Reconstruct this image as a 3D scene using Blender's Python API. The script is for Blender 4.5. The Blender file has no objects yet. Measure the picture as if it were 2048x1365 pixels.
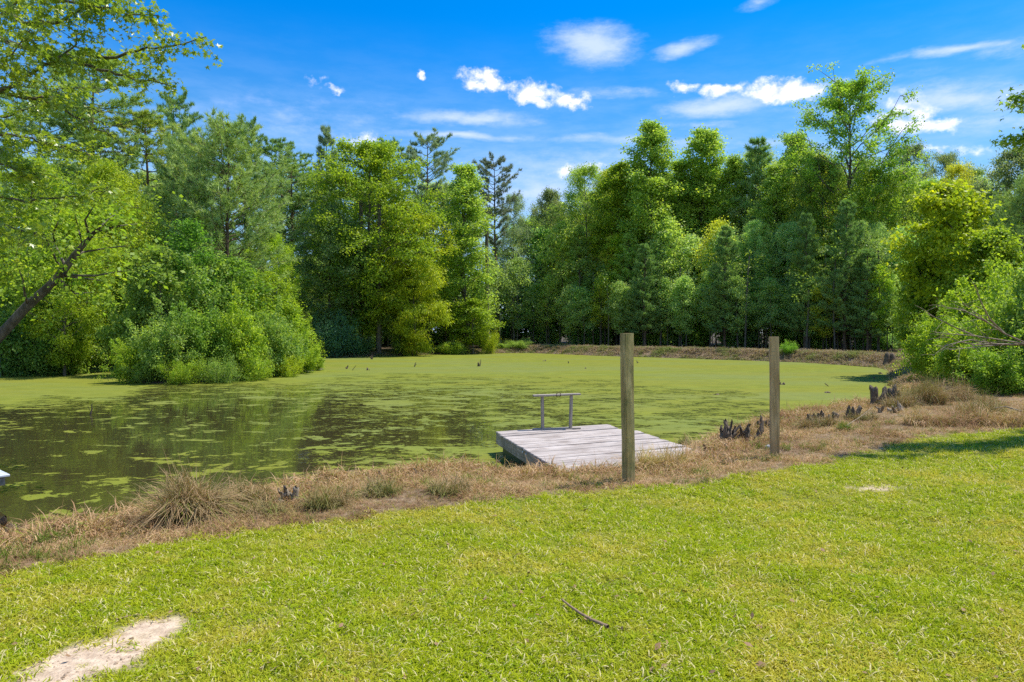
import bpy, math, random
import numpy as np
from mathutils import Vector, Matrix
R = math.radians
rng = np.random.default_rng(7)
random.seed(7)
scn = bpy.context.scene
col = scn.collection

# ------------------------------------------------------------------ camera
F, CX, CY, CAMZ, HOR = 1359.0, 1024.0, 682.5, 2.45, 662.0
PITCH = math.atan((CY - HOR) / F)
cam = bpy.data.objects.new('camera', bpy.data.cameras.new('camera'))
col.objects.link(cam)
cam.location = (0, 0, CAMZ)
cam.rotation_euler = (R(90) - PITCH, 0, 0)
cam.data.sensor_width = 36; cam.data.lens = 36 * F / 2048
cam.data.clip_start = .05; cam.data.clip_end = 3000
scn.camera = cam

# ------------------------------------------------------------------ light
SUN_EL, SUN_AZ = R(65), R(18)          # azimuth counted from +x towards +y
sdir = Vector((math.cos(SUN_EL) * math.cos(SUN_AZ), math.cos(SUN_EL) * math.sin(SUN_AZ), math.sin(SUN_EL)))
sl = bpy.data.lights.new('sun', 'SUN'); sl.energy = 3.5; sl.angle = R(.53); sl.color = (1, .95, .86)
so = bpy.data.objects.new('sun', sl); col.objects.link(so)
so.rotation_euler = sdir.to_track_quat('Z', 'Y').to_euler()
scn.view_settings.view_transform = 'Standard'; scn.view_settings.look = 'None'
scn.view_settings.gamma = 1; scn.view_settings.exposure = .85
scn.view_settings.use_curve_mapping = False
cy = scn.cycles
cy.max_bounces = 10; cy.diffuse_bounces = 7; cy.glossy_bounces = 2; cy.transmission_bounces = 7
cy.transparent_max_bounces = 4; cy.caustics_reflective = False; cy.caustics_refractive = False
cy.use_denoising = False
cy.sample_clamp_indirect = 4

class NT:
    """small node helper"""
    def __init__(s, tree): s.t = tree; s.n = tree.nodes; s.l = tree.links
    def add(s, typ, ins=None, **kw):
        nd = s.n.new(typ)
        for k, v in kw.items(): setattr(nd, k, v)
        for k, v in (ins or {}).items():
            sock = nd.inputs[k]
            if isinstance(v, bpy.types.NodeSocket): s.l.new(v, sock)
            else: sock.default_value = v
        return nd
    def math(s, op, a, b=0.0, c=0.0, clamp=False):
        nd = s.add('ShaderNodeMath', {0: a, 1: b, 2: c}, operation=op); nd.use_clamp = clamp
        return nd.outputs[0]
    def ramp(s, v, lo, hi, a=0.0, b=1.0, smooth=True):
        nd = s.add('ShaderNodeMapRange', {'Value': v, 'From Min': lo, 'From Max': hi, 'To Min': a, 'To Max': b})
        nd.interpolation_type = 'SMOOTHSTEP' if smooth else 'LINEAR'
        return nd.outputs[0]
    def mix(s, f, a, b, blend='MIX'):
        nd = s.n.new('ShaderNodeMix'); nd.data_type = 'RGBA'; nd.blend_type = blend
        for i, v in ((0, f), (6, a), (7, b)):
            if isinstance(v, bpy.types.NodeSocket): s.l.new(v, nd.inputs[i])
            else: nd.inputs[i].default_value = (tuple(v) + (1,))[:4] if isinstance(v, (tuple, list)) else v
        return nd.outputs[2]
    def noise(s, vec, scale, detail=3, rough=.55, dist=0.0, out='Fac'):
        nd = s.add('ShaderNodeTexNoise', {'Scale': scale, 'Detail': detail, 'Roughness': rough, 'Distortion': dist})
        if vec is not None: s.l.new(vec, nd.inputs['Vector'])
        return nd.outputs[out]
    def attr(s, name, typ='GEOMETRY'):
        nd = s.n.new('ShaderNodeAttribute'); nd.attribute_name = name; nd.attribute_type = typ
        return nd.outputs['Fac']
    def mapping(s, vec, scale=(1, 1, 1), rot=(0, 0, 0), loc=(0, 0, 0)):
        return s.add('ShaderNodeMapping', {'Vector': vec, 'Scale': scale, 'Rotation': rot, 'Location': loc}).outputs[0]

# ------------------------------------------------------------------ sky
def cam_dir(px, py):
    x = (px - CX) / F; u = -(py - CY) / F
    v = Vector((x, math.cos(PITCH) + u * math.sin(PITCH), -math.sin(PITCH) + u * math.cos(PITCH)))
    return v.normalized()
def build_world():
    w = bpy.data.worlds.new('World'); scn.world = w; w.use_nodes = True
    w.node_tree.nodes.clear(); T = NT(w.node_tree)
    sky = T.add('ShaderNodeTexSky', sky_type='NISHITA', sun_disc=False, sun_elevation=SUN_EL,
                sun_rotation=R(90) - SUN_AZ, altitude=150, air_density=1.0, dust_density=.35, ozone_density=1.6)
    tc = T.n.new('ShaderNodeTexCoord').outputs['Generated']
    d = T.add('ShaderNodeVectorMath', {0: tc}, operation='NORMALIZE').outputs[0]
    sep = T.add('ShaderNodeSeparateXYZ', {0: d})
    up = sep.outputs[2]
    # photograph's saturated blue: deeper and more azure high up
    hs = T.add('ShaderNodeHueSaturation', {'Hue': .486, 'Saturation': 1.34, 'Value': 1.0, 'Color': sky.outputs[0]}).outputs[0]
    tint = T.mix(T.ramp(up, .12, .43), (1.0, 1.12, 1.16), (.0, 1.04, 1.78))
    base = T.mix(1.0, hs, tint, 'MULTIPLY')
    # clouds: soft ellipses in direction space, broken up by noise
    def group(items, wob, wobscale, wstretch):
        dn = T.noise(T.mapping(d, wstretch), wobscale, 4, .6, out='Color')
        off = T.add('ShaderNodeVectorMath', {0: dn, 1: (.5, .5, .5)}, operation='SUBTRACT').outputs[0]
        off = T.add('ShaderNodeVectorMath', {0: off, 'Scale': wob}, operation='SCALE').outputs[0]
        dd = T.add('ShaderNodeVectorMath', {0: d, 1: off}, operation='ADD').outputs[0]
        best = None
        for (px, py, hw, hh, rot, amp) in items:
            c = cam_dir(px, py)
            r = (cam_dir(px + 5, py) - c).normalized(); u = r.cross(c).normalized()
            a = R(rot); ax = r * math.cos(a) + u * math.sin(a); ay = u * math.cos(a) - r * math.sin(a)
            sx, sy = hw / F * 1.22, hh / F * 1.22
            k = .9   # perspective shrink
            df = T.add('ShaderNodeVectorMath', {0: dd, 1: tuple(c)}, operation='SUBTRACT').outputs[0]
            A = T.add('ShaderNodeVectorMath', {0: df, 1: tuple(ax / sx)}, operation='DOT_PRODUCT').outputs['Value']
            B = T.add('ShaderNodeVectorMath', {0: df, 1: tuple(ay / sy)}, operation='DOT_PRODUCT').outputs['Value']
            C3 = T.add('ShaderNodeVectorMath', {0: df, 1: tuple(c * 1.2)}, operation='DOT_PRODUCT').outputs['Value']
            V = T.add('ShaderNodeCombineXYZ', {0: A, 1: B, 2: C3}).outputs[0]
            L = T.add('ShaderNodeVectorMath', {0: V}, operation='LENGTH').outputs['Value']
            val = T.math('MULTIPLY', T.math('SUBTRACT', 1.0, L, clamp=True), amp)
            best = val if best is None else T.math('MAXIMUM', best, val)
        return best
    cum = [(1570, 182, 95, 26, 2, 1.3), (1445, 181, 42, 18, 8, 1.1), (1370, 175, 34, 15, -15, .8), (990, 168, 68, 20, -14, 1.1),
           (1070, 186, 60, 22, -6, 1.1), (1143, 208, 32, 18, 0, 1.1), (1825, 248, 80, 15, -3, 1.3), (1828, 220, 40, 26, -10, 1.0),
           (845, 149, 9, 8, 0, .8), (665, 178, 20, 8, 0, .7), (630, 158, 22, 12, 10, .5), (1880, 300, 60, 10, 0, .55),
           (1960, 310, 40, 12, 0, .4), (730, 278, 50, 18, 0, .5), (440, 262, 45, 12, 0, .5), (1160, 345, 60, 14, 0, .75)]
    cir = [(1185, 90, 98, 42, -4, 1.0), (1365, 100, 66, 14, 14, .8), (1920, 98, 110, 12, 10, .9), (1800, 120, 60, 8, 8, .5), (1520, 5, 40, 12, 12, .6),
           (1430, 213, 110, 22, 5, 1.0), (940, 236, 170, 16, -2, .8), (1230, 190, 130, 14, 0, .45), (930, 271, 160, 9, -1, .8),
           (1250, 282, 240, 12, -2, .6), (1400, 252, 100, 10, 0, .5), (1900, 200, 220, 30, 5, .75), (1700, 208, 170, 12, 4, .4),
           (1950, 245, 200, 18, 6, .55), (1780, 160, 120, 10, 10, .3), (560, 250, 330, 70, 0, .3), (1150, 330, 260, 40, 0, .45),
           (1080, 380, 200, 60, 0, .6), (1560, 290, 200, 14, 0, .4), (2250, 60, 200, 30, 10, .8)]
    c1 = group(cum, .045, 22, (1, 1, 1.4)); c2 = group(cir, .022, 9, (1, 1, 3.2))
    n1 = T.noise(T.mapping(d, (1, 1, 1.3)), 46, 6, .62)
    n2 = T.noise(T.mapping(d, (1, 1, 4)), 14, 5, .6)
    n2b = T.noise(T.mapping(d, (1, 1, 2.6)), 24, 6, .66)
    f1 = T.ramp(T.math('ADD', c1, T.math('MULTIPLY', T.math('SUBTRACT', n1, .5), 1.9)), .06, .98)
    f1 = T.math('MULTIPLY', f1, T.ramp(c1, .0, .18))
    f2 = T.math('MULTIPLY', T.ramp(T.math('ADD', c2, T.math('MULTIPLY', T.math('SUBTRACT', n2b, .5), 1.0)), .05, 1.0), .8)
    f2 = T.math('MULTIPLY', f2, T.ramp(c2, .0, .2))
    haze = T.math('MULTIPLY', T.ramp(up, .42, .10), T.ramp(n2, .3, .72, .30, .78))
    base = T.mix(haze, base, (4.2, 6.2, 10.0))
    c = T.mix(f2, base, (6.6, 7.6, 11.0))
    # unseen cloud added outside the frame for extra white light on the trees
    sy = T.add('ShaderNodeSeparateXYZ', {0: d}).outputs[1]
    behind = T.math('MULTIPLY', T.ramp(sy, .35, .0), T.math('MULTIPLY', T.ramp(up, .02, .12), T.ramp(up, .95, .6)))
    n4 = T.noise(T.mapping(d, (1, 1, 2.2)), 3.2, 6, .6)
    f4 = T.math('MULTIPLY', T.ramp(n4, .50, .60), behind)
    c = T.mix(f4, c, (9.0, 8.9, 9.8))
    c = T.mix(f1, c, T.mix(T.ramp(n1, .35, .6), (7.6, 8.0, 10.4), (10.6, 10.5, 12.0)))
    bg = T.add('ShaderNodeBackground', {'Color': c, 'Strength': .069})
    out = T.add('ShaderNodeOutputWorld', {'Surface': bg.outputs[0]})
    w.cycles.sampling_method = 'MANUAL'; w.cycles.sample_map_resolution = 512
build_world()

# ------------------------------------------------------------------ helpers
def tag(o, label=None, cat=None, group=None, kind=None):
    if label: o['label'] = label
    if cat: o['category'] = cat
    if group: o['group'] = group
    if kind: o['kind'] = kind
    return o
def make_mesh(name, V, faces, mat=None, attrs=None, smooth=False, mats=None):
    """V (n,3); faces: list of int arrays (m,k); attrs {name: (domain, array)}"""
    me = bpy.data.meshes.new(name)
    V = np.asarray(V, np.float32)
    faces = [np.asarray(f, np.int32) for f in (faces if isinstance(faces, list) else [faces]) if len(f)]
    me.vertices.add(len(V)); me.vertices.foreach_set('co', V.ravel())
    idx = np.concatenate([f.ravel() for f in faces])
    cnt = np.concatenate([np.full(len(f), f.shape[1], np.int32) for f in faces])
    st = np.concatenate([[0], np.cumsum(cnt)[:-1]]).astype(np.int32)
    me.loops.add(len(idx)); me.loops.foreach_set('vertex_index', idx)
    me.polygons.add(len(cnt)); me.polygons.foreach_set('loop_start', st)
    if smooth: me.polygons.foreach_set('use_smooth', np.ones(len(cnt), bool))
    me.update(calc_edges=True)
    for k, (dom, a) in (attrs or {}).items():
        at = me.attributes.new(k, 'FLOAT', dom); at.data.foreach_set('value', np.asarray(a, np.float32))
    if mats:
        for m in mats: me.materials.append(m)
    elif mat: me.materials.append(mat)
    return me
def link(name, data, parent=None, loc=None):
    o = bpy.data.objects.new(name, data); col.objects.link(o)
    if parent: o.parent = parent
    if loc is not None: o.location = loc
    return o
def empty(name, loc=(0, 0, 0), rz=0, sc=(1, 1, 1)):
    o = bpy.data.objects.new(name, None); col.objects.link(o)
    o.location = loc; o.rotation_euler = (0, 0, rz); o.scale = sc; o.empty_display_size = .2
    return o
def norm(a): return a / np.maximum(np.linalg.norm(a, axis=-1, keepdims=True), 1e-9)
class Tubes:
    def __init__(s, k=6): s.V = []; s.F = []; s.n = 0; s.k = k
    def add(s, pts, rad, k=None, cap=False):
        k = k or s.k
        P = np.asarray(pts, float); m = len(P)
        r = np.asarray(rad, float) if np.ndim(rad) else np.full(m, rad)
        T = norm(np.gradient(P, axis=0))
        a = np.array([0, 0, 1.]) if abs(T[0][2]) < .9 else np.array([1., 0, 0])
        U = norm(np.cross(T, a)); W = np.cross(T, U)
        th = np.arange(k) / k * 2 * np.pi
        ring = P[:, None] + r[:, None, None] * (np.cos(th)[None, :, None] * U[:, None] + np.sin(th)[None, :, None] * W[:, None])
        s.V.append(ring.reshape(-1, 3))
        i = np.arange(m - 1)[:, None] * k; j = np.arange(k)[None]; jn = (j + 1) % k
        q = np.stack([i + j, i + jn, i + k + jn, i + k + j], -1).reshape(-1, 4) + s.n
        s.F.append(q)
        if cap:
            s.V.append(P[-1:]); 
            top = s.n + (m - 1) * k
            s.F.append(np.array([[top + a_, top + (a_ + 1) % k, s.n + m * k, s.n + m * k] for a_ in range(k)])[:, :3])
            s.n += 1
        s.n += m * k
    def mesh(s, name, mat, smooth=True):
        q = [f for f in s.F if f.shape[1] == 4]; t = [f for f in s.F if f.shape[1] == 3]
        fs = [np.concatenate(q)] + ([np.concatenate(t)] if t else [])
        return make_mesh(name, np.concatenate(s.V), fs, mat, smooth=smooth)
def box_arrays(sx, sy, sz, bev=.006, center=(0, 0, 0)):
    """chamfered box as bmesh-free arrays via 24 verts"""
    V = []; F = []
    import bmesh
    bm = bmesh.new(); bmesh.ops.create_cube(bm, size=1)
    bmesh.ops.scale(bm, vec=(sx, sy, sz), verts=bm.verts)
    if bev: bmesh.ops.bevel(bm, geom=bm.edges[:], offset=bev, segments=1, affect='EDGES')
    bmesh.ops.translate(bm, vec=center, verts=bm.verts)
    return bm
def box_obj(name, size, mat, parent=None, loc=(0, 0, 0), rot=(0, 0, 0), bev=.006, sub=0, jit=0):
    import bmesh
    bm = box_arrays(*size, bev=bev)
    me = bpy.data.meshes.new(name); bm.to_mesh(me); bm.free(); me.materials.append(mat)
    o = link(name, me, parent); o.location = loc; o.rotation_euler = rot
    return o

# ------------------------------------------------------------------ terrain functions
SHORE = np.array([(-8.2, 6.0), (-7.2, 6.5), (-5.8, 7.3), (-4.9, 7.8), (-4.3, 8.6), (-3.6, 9.3), (-2.8, 10.1), (-1.7, 10.7), (-.65, 11.1), (.3, 10.7), (1.5, 11.0),
                  (2.6, 12.1), (3.6, 13.6), (4.9, 15.3), (6.0, 16.9), (7.4, 18.4), (10.2, 20.4), (13.4, 24.0), (15.4, 27.5), (17.5, 31),
                  (19.6, 35), (22.6, 40), (24.6, 45), (22.4, 52.6), (16, 59.5), (8.6, 66.6), (2, 75), (-3, 73.5), (-8.9, 69), (-17.4, 61.7), (-24, 55),
                  (-27, 48), (-26, 44.4), (-27.9, 37.5), (-33, 35), (-34, 27), (-22, 24.5), (-16.5, 20.5), (-13.6, 15.5), (-11.8, 11.5), (-10, 7.4)])
ISL = np.array([(-18.9, 33.2), (-17.4, 31.6), (-15.4, 31.6), (-13.9, 33.6), (-12.6, 37), (-11.9, 43.2), (-13.4, 47), (-17, 48), (-20.5, 45), (-21.2, 38)])
def poly_sd(P, poly):
    """signed distance, negative inside"""
    d2 = np.full(len(P), 1e9); ins = np.zeros(len(P), bool)
    for a, b in zip(poly, np.roll(poly, -1, 0)):
        e = b - a; w = P - a
        t = np.clip((w @ e) / (e @ e), 0, 1)
        q = w - t[:, None] * e; d2 = np.minimum(d2, (q * q).sum(1))
        c = ((a[1] <= P[:, 1]) & (b[1] > P[:, 1])) | ((b[1] <= P[:, 1]) & (a[1] > P[:, 1]))
        with np.errstate(divide='ignore', invalid='ignore'):
            xi = a[0] + (P[:, 1] - a[1]) / (b[1] - a[1]) * (b[0] - a[0])
        ins ^= c & (P[:, 0] < xi)
    d = np.sqrt(d2)
    return np.where(ins, -d, d)
def wig(P, f, a, ph=0.):
    x, y = P[:, 0] * f, P[:, 1] * f
    return a * (np.sin(x * 1.7 + 1.3 * np.sin(y * .9 + ph) + ph) * .5 + np.sin(y * 2.1 + 1.1 * np.sin(x * 1.3 + ph * 2)) * .5
                + .35 * np.sin(x * 4.3 + y * 3.1 + ph))
def water_sd(P):
    s = poly_sd(P, SHORE)
    isl = poly_sd(P, ISL)
    s = np.maximum(s, -isl)
    return s + wig(P, 1.1, .12)
def sm(t): t = np.clip(t, 0, 1); return t * t * (3 - 2 * t)
def height(P, s=None):
    P = np.asarray(P, float)
    if s is None: s = water_sd(P)
    x, y = P[:, 0], P[:, 1]
    near = .34 * sm((s + .1) / .8) + .18 * sm((s - .5) / 2.2) + .36 * sm((s - 3) / 7)
    farw = sm((y - 30) / 12)
    right = sm((x + 2) / 6)
    far = (.75 * right + .4 * (1 - right)) * sm((s + .1) / 1.8) + (1 - right) * .9 * sm((s - 2) / 25)
    h = near * (1 - farw) + far * farw
    h = h + wig(P, .8, .02, 1.) * sm(s / 2) + wig(P, 2.7, .008, 2.) * sm(s)
    return np.where(s < 0, np.maximum(s * .35, -.7), h)
def H1(x, y): return float(height(np.array([[x, y]]))[0])
EDGE = np.array([(-30, 2), (-8, 2.6), (-5.4, 4.3), (-3.96, 5.3), (-2.56, 6.6), (-1.2, 7.2), (.44, 7.9), (1.7, 8.35), (3.16, 9.0), (5.1, 10.3), (7.3, 12.1), (9.5, 12.7), (14, 14), (40, 20)])
def lawn_w(P):
    ye = np.interp(P[:, 0], EDGE[:, 0], EDGE[:, 1])
    return sm((ye - P[:, 1] + wig(P, 3, .10) + wig(P, 9, .05, 2.)) / .3 + .5)
def dirt_w(P):
    def el(cx, cy, a, b, rot):
        c, s_ = math.cos(rot), math.sin(rot); dx, dy = P[:, 0] - cx, P[:, 1] - cy
        return np.sqrt(((dx * c + dy * s_) / a) ** 2 + ((-dx * s_ + dy * c) / b) ** 2)
    n = wig(P, 5, .16, .7) + wig(P, 17, .14, 2.1) + wig(P, 41, .10, .3)
    w = np.maximum.reduce([sm((1 - el(-2.38, 3.86, .36, .62, -.1) + n) * 3), sm((1 - el(-2.28, 4.3, .28, .2, .3) + n) * 3),
                           sm((1 - el(4.35, 8.15, .42, .2, .1) + n) * 2.5) * .75, sm((1 - el(-1.7, 4.25, .7, .3, .2) + n) * 1.6) * .35])
    return w
def ground_at(px, py, hits=0.0):
    """point where the sight line through a photo pixel meets the terrain"""
    d = cam_dir(px, py); o = Vector((0, 0, CAMZ)); t = 2.0
    ts = np.arange(2.0, 130, .04)
    P = np.stack([d.x * ts, d.y * ts], 1); z = CAMZ + d.z * ts
    h = np.maximum(height(P), 0.0)
    k = np.argmax(z < h)
    return Vector((P[k, 0], P[k, 1], h[k]))
def at_depth(px, py, dep):
    d = cam_dir(px, py); return Vector((0, 0, CAMZ)) + d * (dep / d.y)

# ------------------------------------------------------------------ materials
def new_mat(name):
    m = bpy.data.materials.new(name); m.use_nodes = True; m.node_tree.nodes.clear(); T = NT(m.node_tree)
    T.out = T.n.new('ShaderNodeOutputMaterial'); return m, T
def finish(T, sh): T.l.new(sh, T.out.inputs['Surface'])
def leaf_mat(name, trans=.42, rough=.5, var=.5, spec=.3, yellow=.12):
    m, T = new_mat(name)
    oc = T.n.new('ShaderNodeObjectInfo')
    r = T.attr('rnd'); g = T.attr('clump')
    c = T.mix(1, oc.outputs['Color'], (2.5, 2.65, 3.1), 'MULTIPLY')
    c = T.mix(T.ramp(r, 0, 1, 0, 1, False), T.mix(1, c, (1 - var * .55, 1 - var * .5, 1 - var * .3), 'MULTIPLY'), T.mix(1, c, (1 + var * .75, 1 + var * .5, 1 + var * .3), 'MULTIPLY'))
    c = T.mix(g, T.mix(1, c, (.74, .82, .9), 'MULTIPLY'), T.mix(1, c, (1.22, 1.12, 1.0), 'MULTIPLY'))
    c = T.mix(T.ramp(r, 1 - yellow, 1.0, 0, .7), c, T.mix(1, c, (1.5, 1.25, .7), 'MULTIPLY'))
    p = T.add('ShaderNodeBsdfPrincipled', {'Base Color': c, 'Roughness': rough, 'Specular IOR Level': spec})
    tc_ = T.mix(1, c, (1.2, 1.25, .6), 'MULTIPLY')
    t = T.add('ShaderNodeBsdfTranslucent', {'Color': tc_})
    mx = T.add('ShaderNodeMixShader', {0: trans, 1: p.outputs[0], 2: t.outputs[0]})
    finish(T, mx.outputs[0]); return m
M_LEAF = leaf_mat('broad_leaf', .5, .5, .36, .25)
M_NEEDLE = leaf_mat('pine_needle', .3, .5, .45, .25, .05)
M_GUM = leaf_mat('sweetgum_leaf', .45, .34, .45, .5, .1)
def bark_mat(name, a, b, scale=6):
    m, T = new_mat(name)
    co = T.n.new('ShaderNodeTexCoord').outputs['Object']
    n = T.noise(T.mapping(co, (scale, scale, scale * .22)), 2.2, 5, .65)
    n2 = T.noise(co, 1.1, 2)
    c = T.mix(T.ramp(n, .35, .68), a, b); c = T.mix(T.math('MULTIPLY', n2, .4), c, (.11, .13, .07))
    p = T.add('ShaderNodeBsdfPrincipled', {'Base Color': c, 'Roughness': .9, 'Specular IOR Level': .2})
    bp = T.add('ShaderNodeBump', {'Height': n, 'Strength': .8, 'Distance': .03}); T.l.new(bp.outputs[0], p.inputs['Normal'])
    finish(T, p.outputs[0]); return m
M_BARK = bark_mat('grey_bark', (.07, .055, .04), (.2, .165, .13))
M_PINEBARK = bark_mat('pine_bark', (.08, .05, .035), (.24, .15, .10))
M_DEAD = bark_mat('dead_wood', (.20, .15, .105), (.42, .33, .24), 9)
M_STUMP = bark_mat('rotten_wood', (.07, .046, .034), (.26, .185, .135), 16)
def blade_mat(name, cols, trans=.3, rough=.5, zfade=None, wscale=.9):
    """grass: mixed over the ground by world-space noise and per-instance random"""
    m, T = new_mat(name)
    geo = T.n.new('ShaderNodeNewGeometry').outputs['Position']
    oi = T.n.new('ShaderNodeObjectInfo').outputs['Random']
    r = T.attr('rnd')
    n = T.noise(geo, wscale, 4, .65)
    n3 = T.noise(geo, wscale * 7, 2, .6)
    c = T.mix(T.ramp(T.math('ADD', T.math('MULTIPLY', r, .55), T.math('MULTIPLY', oi, .45)), .2, .85), cols[0], cols[1])
    c = T.mix(T.math('MULTIPLY', T.ramp(n, .45, .64), .8), c, cols[2])
    c = T.mix(T.ramp(T.math('ADD', T.math('MULTIPLY', n3, .6), T.math('MULTIPLY', oi, .5)), .66, .84), c, cols[3])
    if len(cols) > 4:
        n5 = T.noise(T.mapping(geo, (1, 1, 1), (0, 0, 0), (31, 7, 0)), wscale * 2.6, 4, .7)
        c = T.mix(T.ramp(n5, .56, .72, 0, .55), c, T.mix(1, c, (.55, .72, .6), 'MULTIPLY'))
        c = T.mix(T.ramp(r, .86, .9), c, cols[4])
    p = T.add('ShaderNodeBsdfPrincipled', {'Base Color': c, 'Roughness': rough, 'Specular IOR Level': .12})
    t = T.add('ShaderNodeBsdfTranslucent', {'Color': T.mix(1, c, (1.2, 1.2, .6), 'MULTIPLY')})
    finish(T, T.add('ShaderNodeMixShader', {0: trans, 1: p.outputs[0], 2: t.outputs[0]}).outputs[0]); return m
M_LAWN = blade_mat('lawn_blade', [(.285, .35, .008), (.485, .53, .014), (.54, .47, .06), (.27, .40, .010), (.76, .65, .34)], .4, .75)
M_DRY = blade_mat('dry_blade', [(.43, .26, .13), (.70, .49, .28), (.25, .13, .065), (.42, .32, .09), (.22, .25, .035)], .2, .7, wscale=.9)
M_RUSH = blade_mat('rush_blade', [(.30, .20, .09), (.44, .32, .17), (.17, .19, .045), (.36, .24, .12), (.20, .23, .04)], .2, .6)
M_FARGRASS = blade_mat('bank_weed', [(.36, .26, .17), (.48, .38, .25), (.20, .27, .05), (.27, .18, .12), (.19, .27, .04)], .25, .7, wscale=.5)
def mat_ground():
    m, T = new_mat('ground_soil')
    geo = T.n.new('ShaderNodeNewGeometry').outputs['Position']
    lw, dw, fw, mw = T.attr('lawn'), T.attr('dirt'), T.attr('forest'), T.attr('mud')
    n1 = T.noise(geo, 1.3, 4, .6); n2 = T.noise(geo, 14, 4, .65); n3 = T.noise(geo, 60, 3, .6)
    straw = T.mix(T.ramp(n2, .3, .7), (.12, .08, .045), (.33, .235, .14))
    lawn = T.mix(T.ramp(n2, .3, .7), (.11, .13, .010), (.25, .26, .03))
    lawn = T.mix(T.ramp(n3, .5, .75), lawn, (.26, .20, .09))
    floor = T.mix(T.ramp(n2, .35, .7), (.05, .036, .022), (.14, .10, .065))
    floor = T.mix(T.ramp(n1, .5, .72), floor, (.06, .075, .022))
    dirt = T.mix(T.ramp(n2, .3, .72), (.42, .30, .20), (.68, .53, .37)); dirt = T.mix(T.ramp(n3, .55, .8, 0, .7), dirt, (.26, .18, .12))
    mud = T.mix(n2, (.10, .08, .06), (.20, .165, .135))
    c = T.mix(lw, straw, lawn); c = T.mix(fw, c, floor); c = T.mix(mw, c, mud); c = T.mix(dw, c, dirt)
    p = T.add('ShaderNodeBsdfPrincipled', {'Base Color': c, 'Roughness': .95, 'Specular IOR Level': .15})
    hh = T.math('ADD', n2, T.math('MULTIPLY', n3, .5))
    bp = T.add('ShaderNodeBump', {'Height': hh, 'Strength': .7, 'Distance': .03}); T.l.new(bp.outputs[0], p.inputs['Normal'])
    finish(T, p.outputs[0]); return m
def mat_water():
    m, T = new_mat('pond_surface')
    geo = T.n.new('ShaderNodeNewGeometry').outputs['Position']
    c = T.attr('cover')
    wv = T.noise(geo, .35, 3, .5, out='Color')
    off = T.add('ShaderNodeVectorMath', {0: wv, 'Scale': 1.6}, operation='SCALE').outputs[0]
    g2 = T.add('ShaderNodeVectorMath', {0: geo, 1: off}, operation='ADD').outputs[0]
    st = T.mapping(g2, (.55, 1.0, 1), (0, 0, R(-14)))
    big = T.noise(st, .95, 6, .68)
    mid = T.noise(st, 3.0, 5, .7)
    fine = T.noise(T.mapping(geo, (.8, 1, 1)), 11, 5, .75)
    spk = T.noise(geo, 40, 2, .6)
    # solid patches
    pt = T.math('ADD', T.math('MULTIPLY', big, .72), T.math('MULTIPLY', mid, .28))
    thr = T.math('SUBTRACT', T.ramp(c, .15, .93, .65, .46, False), T.ramp(c, .82, 1.0, 0, .3))
    dpt = T.math('SUBTRACT', pt, thr)
    patch = T.ramp(dpt, -.004, .012)
    mp = T.noise(T.mapping(g2, (.85, 1.1, 1), (0, 0, R(-14))), 1.35, 7, .74)
    patch = T.math('MAXIMUM', patch, T.ramp(T.math('SUBTRACT', mp, T.ramp(c, .2, .9, .595, .545, False)), -.004, .014))
    # scattered fronds between patches
    sv = T.math('ADD', T.math('MULTIPLY', fine, .55), T.math('ADD', T.math('MULTIPLY', mid, .3), T.math('MULTIPLY', spk, .15)))
    thr2 = T.ramp(c, 0.2, 1.0, .625, .40, False)
    spec = T.ramp(T.math('SUBTRACT', sv, thr2), -.008, .03)
    spec = T.math('MULTIPLY', spec, T.ramp(c, .0, .25, .35, 1))
    weed_n = T.noise(geo, 1.1, 4, .6)
    weed = T.mix(T.ramp(weed_n, .3, .7), (.15, .175, .018), (.20, .22, .026))
    weed = T.mix(T.ramp(T.noise(T.mapping(geo, (.06, .3, 1)), 1.0, 3), .35, .65, 0, .55), weed, (.20, .19, .022))
    weed = T.mix(T.ramp(T.noise(T.mapping(geo, (.05, .12, 1), (0, 0, R(20))), 1.3, 4, .6), .42, .62, 0, .6), weed, (.165, .195, .055))
    weed = T.mix(T.ramp(T.noise(T.mapping(g2, (.25, 1.1, 1)), 1.6, 5, .7), .5, .7, 0, .35), weed, (.10, .125, .02))
    weed = T.mix(T.ramp(spk, .5, .8, 0, .4), weed, (.10, .13, .014))
    loose = T.mix(T.ramp(mid, .3, .7), (.07, .085, .012), (.18, .20, .018))
    cc = T.mix(patch, loose, weed)
    wb = T.add('ShaderNodeBsdfPrincipled', {'Base Color': cc, 'Roughness': .8, 'Specular IOR Level': .1})
    bmp = T.add('ShaderNodeBump', {'Height': spk, 'Strength': .35, 'Distance': .01}); T.l.new(bmp.outputs[0], wb.inputs['Normal'])
    water = T.add('ShaderNodeBsdfPrincipled', {'Base Color': (.042, .034, .014, 1), 'Roughness': .03, 'IOR': 1.33, 'Specular IOR Level': .5})
    rip = T.noise(T.mapping(geo, (1, 1.6, 1)), 2.2, 3, .5)
    b2 = T.add('ShaderNodeBump', {'Height': rip, 'Strength': .05, 'Distance': .05}); T.l.new(b2.outputs[0], water.inputs['Normal'])
    f = T.math('MAXIMUM', patch, spec)
    finish(T, T.add('ShaderNodeMixShader', {0: f, 1: water.outputs[0], 2: wb.outputs[0]}).outputs[0]); return m
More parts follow.
